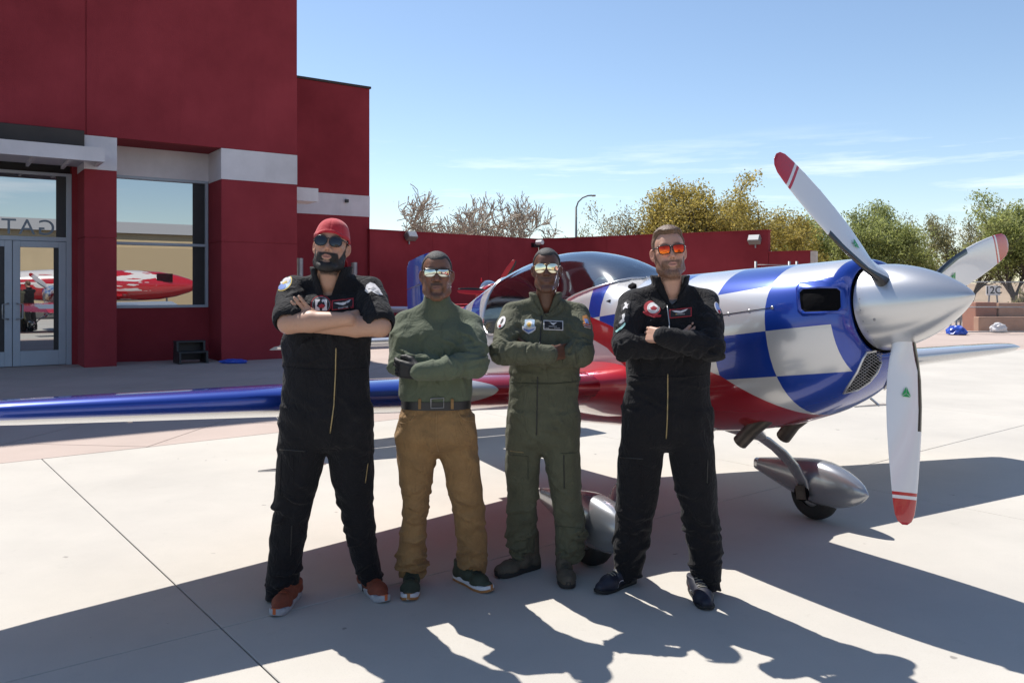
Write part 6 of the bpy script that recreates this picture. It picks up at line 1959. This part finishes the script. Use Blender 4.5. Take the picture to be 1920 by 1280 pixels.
p1.patch('round_shoulder_badge', [(C_YEL, circ(532, 530, 18, 12.5, 24, -0.75), 0), (C_LBL, circ(532, 530, 16, 10.5, 24, -0.75), 1), (C_WHT, circ(535, 526, 11, 6.5, 16, -0.75), 2), (C_BLU, circ(529, 537, 8, 5, 14, -0.6), 3), (C_YEL, [(528, 531), (537, 526), (539, 529), (531, 533)], 4)], Z1)
p1.patch('spade_badge', [(C_RED, circ(602, 571, 19.5, 17.5), 0), (C_BLK, circ(602, 571, 18, 16), 1), (C_GRY, circ(602, 571, 16.4, 14.6), 2), (C_BLK, circ(602, 571, 15.4, 13.6), 3), (C_WHT, quad(591, 561, 613, 582, 0.0), 4),
    (C_BLK, [(602, 560), (608, 567), (610, 574), (605, 577), (603, 583), (600, 583), (599, 577), (594, 574), (596, 567)], 5), (C_RED, [(597, 573), (603, 569), (609, 572), (607, 577), (599, 577)], 6)], Z1)
p1.patch('name_tag', [(C_RED, quad(622, 563, 663, 582, 5), 0), (C_BLK, quad(624, 565, 661, 580, 4.6), 1),
    (C_WHT, [(626, 568), (634, 567), (641, 567.5), (643, 566), (645, 567), (651, 564), (658, 561), (655, 566), (648, 570), (643, 572), (636, 571)], 2)] +
    [(C_GRY, quad(634+i*2.4, 576-i*0.34, 635.7+i*2.4, 579.4-i*0.34, 0.2, 2), 2) for i in range(8)], Z1)
p1.patch('white_shoulder_badge', [(C_WHT, [(684, 545), (687, 534), (694, 529), (703, 532), (712, 542), (718, 553), (708, 552), (700, 548), (690, 550)], 0),
    (C_GRY, [(690, 541), (700, 537), (706, 541), (698, 544)], 1), (C_GRY, [(702, 546), (709, 544), (713, 550), (706, 550)], 1)], Z1)

# ---------------------------------------------------------------- man in olive shirt and brown trousers
GUM = mat('gum_rubber', (0.38, 0.17, 0.055), 0.6); WSOLE = mat('white_midsole', (0.62, 0.63, 0.66), 0.5); GRSH = mat('olive_mesh_upper', (0.035, 0.045, 0.028), 0.7, var=0.25, vscale=60)
ex2 = dict(lace=mat('dark_green_lace', (0.018, 0.022, 0.016), 0.8), gum=GUM, toe=GUM)
p2 = make_person(dict(
    Z0=4.17, cx=823, label='man in olive turtleneck and brown trousers with a black glove', outfit='shirt', seed=4,
    head=(819, 517, 0.93, 5, 1, 0), jaw=1.05, nose=1.18, neck=(821, 580, 0.02), neckw=1.08,
    shoulder=[(761, 607, 0.02), (881, 609, 0.02)], elbow=[(754, 682, -0.13), (889, 683, -0.16)], wrist=[(846, 688, -0.125), (785, 697, -0.245)],
    hand=[(900, 672, -0.05), (745, 690, -0.205)],
    hands=[dict(n=(0, -1, 0), side=(0, 0, 1)), dict(n=(0, -1, -0.2), side=(0.2, 0, 1), curl=0.5)],
    arm=(0.073, 0.062, 0.055, 0.043),
    torso=[(580, 792, 850, 0.05, 0.055), (594, 768, 874, 0.035, 0.085), (616, 754, 889, 0.015, 0.118), (650, 754, 889, 0.0, 0.133), (690, 752, 888, 0.0, 0.128), (720, 749, 886, 0.0, 0.122), (742, 749, 885, 0.0, 0.122), (752, 753, 882, 0.0, 0.118), (760, 754, 881, 0.0, 0.115)],
    hips=[(747, 758, 879, 0, 0.112), (760, 757, 880, 0.0, 0.114), (790, 748, 888, 0.0, 0.122), (820, 745, 892, 0.0, 0.124), (842, 745, 895, 0.0, 0.110)],
    zsplit=lambda p: p.J(820, 750, 0)[2],
    legs=[[(780, 750, 826, 0.105), (830, 743, 824, 0.110), (860, 745, 818, 0.108), (900, 749, 811, 0.100), (944, 756, 803, 0.090), (985, 753, 800, 0.086), (1020, 747, 796, 0.084), (1050, 743, 800, 0.083), (1078, 748, 799, 0.076)],
          [(780, 820, 888, 0.105), (830, 824, 893, 0.110), (860, 828, 898, 0.108), (900, 836, 902, 0.100), (944, 847, 908, 0.090), (985, 853, 911, 0.086), (1020, 857, 914, 0.083), (1048, 857, 914, 0.080), (1072, 861, 911, 0.073)]],
    shoes=[((766, 1129), 2, 0.305, GRSH, WSOLE, 'hoop', ex2), ((922, 1112), 42, 0.305, GRSH, WSOLE, 'hoop', ex2)],
    skin_name='brown_skin', skin=SKIN2, lip=(0.20, 0.085, 0.070), beard=goatee, bcol=(0.022, 0.012, 0.009), bblend=0.75, skin_rough=0.42,
    cloth=F_SHIRT, cloth2=F_BROWN))
hair(p2, 'hair', M_HAIRG, 0.0040, ([-0.13, -0.055, -0.035, -0.015, 0.012, 0.026, 0.040, 0.056, 0.11], [-0.070, -0.05, 0.005, 0.030, 0.018, 0.022, 0.066, 0.080, 0.083]), 4, 0.0010)
M_MIRR = mat('silver_mirror_lens', (0.60, 0.63, 0.58), 0.05, metal=1.0)
glasses(p2, 'sport', M_MIRR, M_FRAME)
# belt with buckle and loops, trouser details
bl = p2.cols([(748, 755, 881, 0, 0.119), (763, 755, 882, 0, 0.120)])
zlo, zhi = min(bl[0]), max(bl[0])
bm_ = MB(); rg = []
for (zz, gx) in ((zlo, 0.0), (zlo, 0.006), (zhi, 0.006), (zhi, 0.0)):
    ring = []
    for i in range(64):
        a = 2*math.pi*i/64; c, s_ = math.cos(a), math.sin(a); e = 2/2.5
        ring.append(Vector((bl[1][0]+(bl[3][0]+gx)*abs(c)**e*(1 if c > 0 else -1)-p2.rv[0], bl[2][0]+(bl[4][0]+gx)*abs(s_)**e*(1 if s_ > 0 else -1)-p2.rv[1], zz)))
    rg.append(ring)
bm_.rings(rg+[rg[0]], True, False, False)
belt = bm_.build('belt', mat('black_leather', (0.012, 0.012, 0.014), 0.4, bump=0.3, bscale=200), p2.root, auto=40)
yb = p2.Z0-0.1275
def at2(x, y, Z): return Vector(np.array(pix(x, y, Z))-p2.rv)
fb = MB()
c4 = [at2(x, y, yb) for x, y in ((808, 747), (832, 746), (832, 764), (808, 765))]
fb.tube(c4+[c4[0]], 0.003, 6); fb.build('buckle', M_STEEL, belt)
for x in (787, 848):
    me = MB().box((-0.007, -0.004, -0.028), (0.007, 0.004, 0.022)).mesh('belt_loop'); o = link('belt_loop', me, F_BROWN, belt)
    q = at2(x, 756, p2.Z0-0.118); o.location = q
TR = p2.g['legs']
F_SEAM = fabric('brown_seam', (0.33, 0.20, 0.085))
p2.strip('fly_seam', [(819, 772), (818, 800), (818, 830), (822, 846)], 0.0025, F_SEAM, TR)
for line in ([(779, 768), (777, 780), (770, 788), (757, 793), (750, 792)], [(858, 768), (862, 779), (872, 787), (888, 790)]): p2.strip('pocket_seam', line, 0.0022, F_SEAM, TR)
p2.strip('shirt_seam', [(829, 610), (828, 640), (827, 672)], 0.0016, F_SHIRT, p2.g['main'])
# black fingerless glove over the left hand
fg = Field(np.minimum(p2.W[1], p2.J(745, 690, -0.205))-0.14, np.maximum(p2.W[1], p2.J(745, 690, -0.205))+0.14, 0.0042)
hand(fg, p2.W[1], p2.J(745, 690, -0.205), (0, -1, -0.2), (0.2, 0, 1), curl=0.5, glove=0.0035)
P_, Q_ = fg.mesh(); p2.add('glove', P_, Q_, mat('black_glove', (0.010, 0.010, 0.012), 0.6, bump=0.4, bscale=180))

# ---------------------------------------------------------------- man in green flight suit
BOOT = mat('sage_suede', (0.085, 0.072, 0.052), 0.85, var=0.3, vscale=35); BSOLE = mat('dark_boot_sole', (0.025, 0.024, 0.022), 0.8)
ex3 = dict(lace=mat('sage_lace', (0.06, 0.055, 0.04), 0.8))
p3 = make_person(dict(
    Z0=4.36, cx=1018, label='man in sage green flight suit with mirrored aviator glasses', outfit='suit', garment='flight_suit', seed=9,
    head=(1025, 507, 0.875, -3, 1, 0), jaw=0.95, nose=1.12, neck=(1022, 577, 0.02), neckw=0.92,
    shoulder=[(960, 588, 0.02), (1084, 590, 0.02)], elbow=[(941, 660, -0.17), (1091, 664, -0.14)], wrist=[(1032, 664, -0.240), (1003, 672, -0.125)],
    hand=[(1085, 652, -0.10), (955, 636, -0.130)],
    hands=[dict(n=(0, -1, 0.15), side=(0, 0, 1), curl=0.2), dict(n=(0.1, -1, 0.0), side=(0.5, 0, 1), curl=0.25)],
    arm=(0.066, 0.061, 0.056, 0.044),
    torso=[(576, 993, 1052, 0.05, 0.055), (590, 968, 1078, 0.035, 0.085), (605, 957, 1090, 0.01, 0.108), (640, 955, 1090, 0.0, 0.122), (680, 957, 1088, 0.0, 0.120), (712, 957, 1085, 0.0, 0.112), (740, 955, 1084, 0.0, 0.114), (780, 952, 1086, 0.0, 0.120), (830, 950, 1086, 0.0, 0.112)],
    legs=[[(770, 953, 1020, 0.105), (830, 948, 1018, 0.106), (870, 947, 1013, 0.103), (910, 950, 1010, 0.096), (945, 952, 1007, 0.088), (985, 948, 1006, 0.085), (1012, 949, 1004, 0.080), (1034, 956, 1002, 0.072)],
          [(770, 1014, 1085, 0.105), (830, 1018, 1087, 0.106), (870, 1021, 1088, 0.103), (910, 1030, 1089, 0.096), (945, 1036, 1091, 0.088), (985, 1040, 1098, 0.086), (1010, 1042, 1100, 0.082), (1050, 1042, 1088, 0.074)]],
    shoes=[((929, 1084), -52, 0.31, BOOT, BSOLE, 'boot', ex3), ((1066, 1106), 3, 0.31, BOOT, BSOLE, 'boot', ex3)],
    skin_name='dark_brown_skin', skin=SKIN3, lip=(0.13, 0.052, 0.045), beard=faint, bcol=(0.015, 0.009, 0.007), bblend=0.6, skin_rough=0.4,
    cloth=F_GREEN, vz=lambda p: p.J(1018, 584, -0.1)[2], vwid=0.60, colgap=(0.40, 0.40), colh=0.070, vx=-0.01))
hair(p3, 'hair', M_HAIRG, 0.0052, ([-0.13, -0.055, -0.035, -0.015, 0.012, 0.026, 0.040, 0.056, 0.11], [-0.055, -0.04, 0.008, 0.030, 0.020, 0.024, 0.068, 0.082, 0.085]), 6, 0.0010, jaw=0.95)
M_AVI = mat('gold_mirror_lens', (0.78, 0.74, 0.58), 0.04, metal=1.0)
glasses(p3, 'aviator', M_AVI, M_METALF, big=1.18)
Z3 = p3.g['main']
F_GRS = fabric('sage_seam', (0.045, 0.05, 0.03))
p3.strip('front_zip', [(1016, 592), (1014, 620), (1012, 645)], 0.0034, M_DZIP, Z3)
p3.strip('front_zip', [(1008, 706), (1007, 760), (1006, 815)], 0.0032, M_DZIP, Z3)
p3.strip('pocket_zip', [(957, 845), (982, 848)], 0.003, M_ZIP, Z3)
p3.strip('pocket_zip', [(1057, 853), (1058, 915)], 0.0028, M_DZIP, Z3)
p3.strip('waist_seam', [(958, 716), (990, 719), (1040, 719), (1083, 715)], 0.003, F_GRS, Z3)
for line in ([(953, 852), (990, 855), (990, 900)], [(1050, 850), (1085, 848)], [(1040, 985), (1092, 990)]): p3.strip('pocket_seam', line, 0.0022, F_GRS, Z3)
p3.patch('white_sleeve_badge', [(C_WHT, circ(940, 604, 12.5, 6.5, 20, -1.1), 0), (C_BLK, circ(941, 602, 6, 2.2, 10, -1.1), 1), (C_RED, circ(937, 611, 3, 2, 10, -1.0), 2)], Z3)
p3.patch('shield_badge', [(C_LBL, [(984, 599), (992, 598), (1000, 598.5), (1003, 600), (1002, 608), (1003, 612), (1000, 614), (984, 614), (982, 611), (984, 606)], 0), (C_WHT, [(979, 611), (983, 612), (1000, 613), (1005, 612), (1004, 618), (998, 623), (991, 626), (984, 622), (979, 617)], 1),
    (C_BLU, [(981, 615), (991, 619), (1003, 615), (1001, 618), (991, 623), (983, 619)], 2), (C_WHT, circ(992, 607, 6.2, 7, 14), 2), (C_YEL, circ(992, 608.5, 4, 4.6, 12), 3), (C_ORG, circ(992, 608.5, 1.6, 1.8, 8), 4)], Z3)
p3.patch('name_tag', [(C_WHT, quad(1019, 600, 1056, 618, -1.5), 0), (C_BLK, quad(1020.6, 601.6, 1054.4, 616.4, -1.4), 1), (C_WHT, [(1030, 602.5), (1035, 605), (1038, 605), (1045, 603.5), (1041, 607), (1038, 609.3), (1035, 608)], 2)] +
    [(C_GRY, quad(1029+i*2.2, 610.6+i*0.05, 1030.5+i*2.2, 612.6+i*0.05, 0, 2), 2) for i in range(7)] + [(C_GRY, quad(1023+i*2.3, 613.8+i*0.06, 1024.6+i*2.3, 615.6+i*0.06, 0, 2), 2) for i in (0, 1, 2, 7, 8, 9, 10, 11)], Z3)
p3.patch('flag_badge', [(C_ORG, [(1092, 592), (1100, 590), (1106, 596), (1109, 607), (1108, 617), (1098, 614), (1093, 610)], 0), (C_BLU, [(1095, 597), (1102, 598), (1105, 608), (1098, 606)], 1)] + [(C_WHT if i % 2 else C_RED, [(1094+i*0.5, 606+i*1.9), (1107+i*0.2, 609+i*1.7), (1107+i*0.2, 610.6+i*1.7), (1094+i*0.5, 607.6+i*1.9)], 2) for i in range(4)], Z3)

# ---------------------------------------------------------------- man in black flight suit with orange mirrored glasses
RACER = mat('navy_suede', (0.012, 0.014, 0.028), 0.6, var=0.2, vscale=40); RSOLE = mat('black_sole', (0.012, 0.012, 0.013), 0.7)
STR_W = mat('white_stripe', (0.62, 0.63, 0.67), 0.5); STR_R = mat('red_stripe', (0.42, 0.03, 0.03), 0.5)
ex4 = dict(lace=mat('grey_lace', (0.24, 0.22, 0.18), 0.8), panels=[(STR_W, 1, 0.36, 0.62, 0.016, 0.05), (STR_W, -1, 0.36, 0.62, 0.016, 0.05), (STR_R, 1, 0.28, 0.36, 0.018, 0.06), (STR_R, -1, 0.28, 0.36, 0.018, 0.06)])
p4 = make_person(dict(
    Z0=4.12, cx=1250, label='bearded man in black flight suit with orange mirrored sunglasses', outfit='suit', garment='flight_suit', seed=14,
    head=(1254, 475, 0.955, -3, 4, -5), jaw=1.0, neck=(1256, 548, 0.02), neckw=1.02,
    shr=0.92, shoulder=[(1184, 567, 0.02), (1324, 567, 0.02)], elbow=[(1174, 648, -0.14), (1334, 652, -0.17)], wrist=[(1268, 652, -0.125), (1241, 630, -0.245)],
    hand=[(1328, 596, -0.125), (1190, 624, -0.08)],
    hands=[dict(n=(-0.1, -1, 0.0), side=(-0.5, 0, 1), curl=0.25), dict(n=(0, -1, 0.15), side=(0, 0, 1), curl=0.45)],
    arm=(0.070, 0.063, 0.058, 0.045),
    torso=[(548, 1222, 1288, 0.05, 0.055), (562, 1192, 1316, 0.035, 0.088), (580, 1180, 1328, 0.01, 0.112), (620, 1176, 1331, 0.0, 0.128), (665, 1176, 1331, 0.0, 0.124), (700, 1176, 1328, 0.0, 0.116), (737, 1172, 1330, 0.0, 0.118), (780, 1168, 1333, 0.0, 0.124), (826, 1164, 1336, 0.0, 0.116)],
    legs=[[(765, 1169, 1252, 0.108), (820, 1163, 1250, 0.110), (855, 1159, 1243, 0.108), (900, 1157, 1237, 0.101), (950, 1155, 1229, 0.092), (1000, 1153, 1220, 0.086), (1040, 1150, 1211, 0.083), (1078, 1152, 1201, 0.076)],
          [(765, 1246, 1333, 0.108), (820, 1249, 1337, 0.110), (855, 1254, 1340, 0.108), (900, 1263, 1343, 0.101), (950, 1276, 1345, 0.092), (1000, 1285, 1350, 0.086), (1040, 1292, 1355, 0.084), (1075, 1295, 1351, 0.080), (1102, 1303, 1348, 0.072)]],
    shoes=[((1117, 1114), -50, 0.30, RACER, RSOLE, 'racer', ex4), ((1329, 1146), 3, 0.30, RACER, RSOLE, 'racer', ex4)],
    skin_name='fair_skin', skin=SKIN4, lip=(0.42, 0.19, 0.16), beard=beard_full, bcol=(0.080, 0.040, 0.022), bblend=0.80,
    cloth=F_BLACK4, vz=lambda p: p.J(1254, 574, -0.1)[2], vwid=0.66, colgap=(0.50, 0.42), colh=0.080, undershirt=fabric('grey_undershirt', (0.16, 0.16, 0.17))))
hair(p4, 'hair', M_HAIRBR, 0.0045, ([-0.13, -0.055, -0.035, -0.015, 0.008, 0.022, 0.036, 0.056, 0.075, 0.11], [-0.07, -0.045, 0.0, 0.026, 0.006, 0.004, 0.055, 0.082, 0.090, 0.092]), 8, 0.0028,
     top_extra=lambda x, y, z: 0.010*smoothstep(0.075, 0.115, z)*(0.6+0.9*smoothstep(-0.02, 0.07, y)) + 0.002*smoothstep(0.03, 0.07, z), freq=320)
def orange_lens():
    gx = E.nt.nodes.new('ShaderNodeNewGeometry'); sp = E.nt.nodes.new('ShaderNodeSeparateXYZ'); E.nt.links.new(gx.outputs['Position'], sp.inputs[0])
    return colmix(remap(E(sp.outputs[2]), 1.715, 1.745), (0.95, 0.30, 0.03), (0.85, 0.05, 0.02))
M_ORL = mat('orange_mirror_lens', rough=0.10, metal=0.85, color_fn=orange_lens)
glasses(p4, 'square', M_ORL, M_FRAME, big=1.10)
Z4 = p4.g['main']
p4.strip('front_zip', [(1252, 700), (1252, 740), (1251, 790), (1249, 822)], 0.0034, M_ZIP, Z4)
p4.strip('front_zip', [(1251, 572), (1253, 590), (1255, 606), (1255, 615)], 0.0030, mat('steel_zip', (0.35, 0.36, 0.38), 0.35, metal=0.8), Z4, 0.003)
p4.strip('waist_seam', [(1180, 703), (1220, 707), (1280, 707), (1326, 702)], 0.003, F_BLACK4, Z4)
p4.strip('pocket_zip', [(1162, 857), (1206, 860)], 0.003, M_DZIP, Z4)
p4.strip('pocket_zip', [(1327, 862), (1326, 905)], 0.0026, M_DZIP, Z4)
for line in ([(1160, 870), (1205, 874), (1204, 930)], [(1290, 870), (1310, 868)], [(1180, 985), (1178, 1050)]): p4.strip('pocket_seam', line, 0.0024, F_BLACK4, Z4)
p4.patch('round_badge', [(C_RED, circ(1223, 577, 16, 13.5, 20, 0.3), 0), (C_RED, [(1206, 583), (1214, 586), (1226, 591), (1240, 590), (1239, 594), (1226, 595), (1212, 591), (1205, 586)], 0), (C_WHT, circ(1225, 577, 11.6, 10.5, 18), 1), (C_GRY, circ(1225, 577, 9.8, 8.8, 18), 2), (C_WHT, circ(1225, 577, 9.0, 8.0, 18), 3), (C_RED, [(1219, 577), (1226, 573), (1233, 577), (1229, 581), (1222, 581)], 4)] , Z4)
p4.patch('name_tag', [(C_RED, quad(1255, 580, 1297, 597, 4), 0), (C_BLK, quad(1257, 582, 1295, 595, 3.6), 1), (C_WHT, [(1260, 582.5), (1268, 582), (1276, 583), (1283, 580.5), (1290, 578.5), (1286, 582.5), (1279, 586), (1274, 586.5), (1266, 585.5)], 2)] + [(C_YEL if i == 0 else C_GRY, quad(1267+i*2.5, 588-i*0.1, 1268.8+i*2.5, 590.2-i*0.1, 0.1, 2), 2) for i in range(7)], Z4)
p4.patch('eagle_badge', [(C_BLK, [(1164, 572), (1177, 561), (1183, 566), (1180, 578), (1165, 586)], 0), (C_WHT, [(1168, 577), (1172, 572), (1170, 568), (1174, 566), (1176, 570), (1179, 569), (1176, 574), (1177, 578), (1172, 577), (1168, 581)], 1)], Z4)
p4.patch('rank_badge', [(C_BLK, [(1160, 592), (1173, 586), (1181, 590), (1178, 604), (1166, 612), (1158, 608)], 0), (C_WHT, [(1166, 590), (1171, 587), (1172, 592), (1170, 597), (1171, 602), (1165, 606), (1160, 606), (1163, 601), (1167, 598)], 1), (C_TEAL, [(1153, 621), (1163, 613), (1172, 604), (1173, 608), (1166, 616), (1156, 623)], 1)], Z4)
p4.patch('sleeve_badge', [(C_WHT, circ(1346, 577, 12, 5.0, 18, 1.15), 0), (C_BLU, circ(1346, 576, 9.5, 3.4, 16, 1.15), 1), (C_RED, circ(1349, 584, 4, 2.2, 10, 1.1), 2)], Z4)

# collar flaps lying open on the chest
for p_, m_, polys in (
                      (p3, F_GREEN, ([(992, 566), (1000, 564), (1006, 574), (1015, 586), (1010, 591), (998, 584), (990, 576)], [(1051, 563), (1046, 572), (1034, 582), (1021, 588), (1030, 594), (1046, 588), (1058, 578), (1057, 568)])),
                      (p4, F_BLACK4, ([(1219, 541), (1228, 538), (1236, 552), (1250, 572), (1243, 580), (1228, 568), (1217, 555)], [(1287, 536), (1280, 548), (1268, 562), (1257, 573), (1266, 580), (1284, 572), (1298, 558), (1296, 544)]))):
    for poly in polys:
        pp = []
        for a_, b_ in zip(poly, poly[1:]+poly[:1]): pp += [a_, ((a_[0]+b_[0])/2, (a_[1]+b_[1])/2)]
        p_.patch('collar_flap', [(m_, pp, 0)], p_.g['main'], off=0.009)
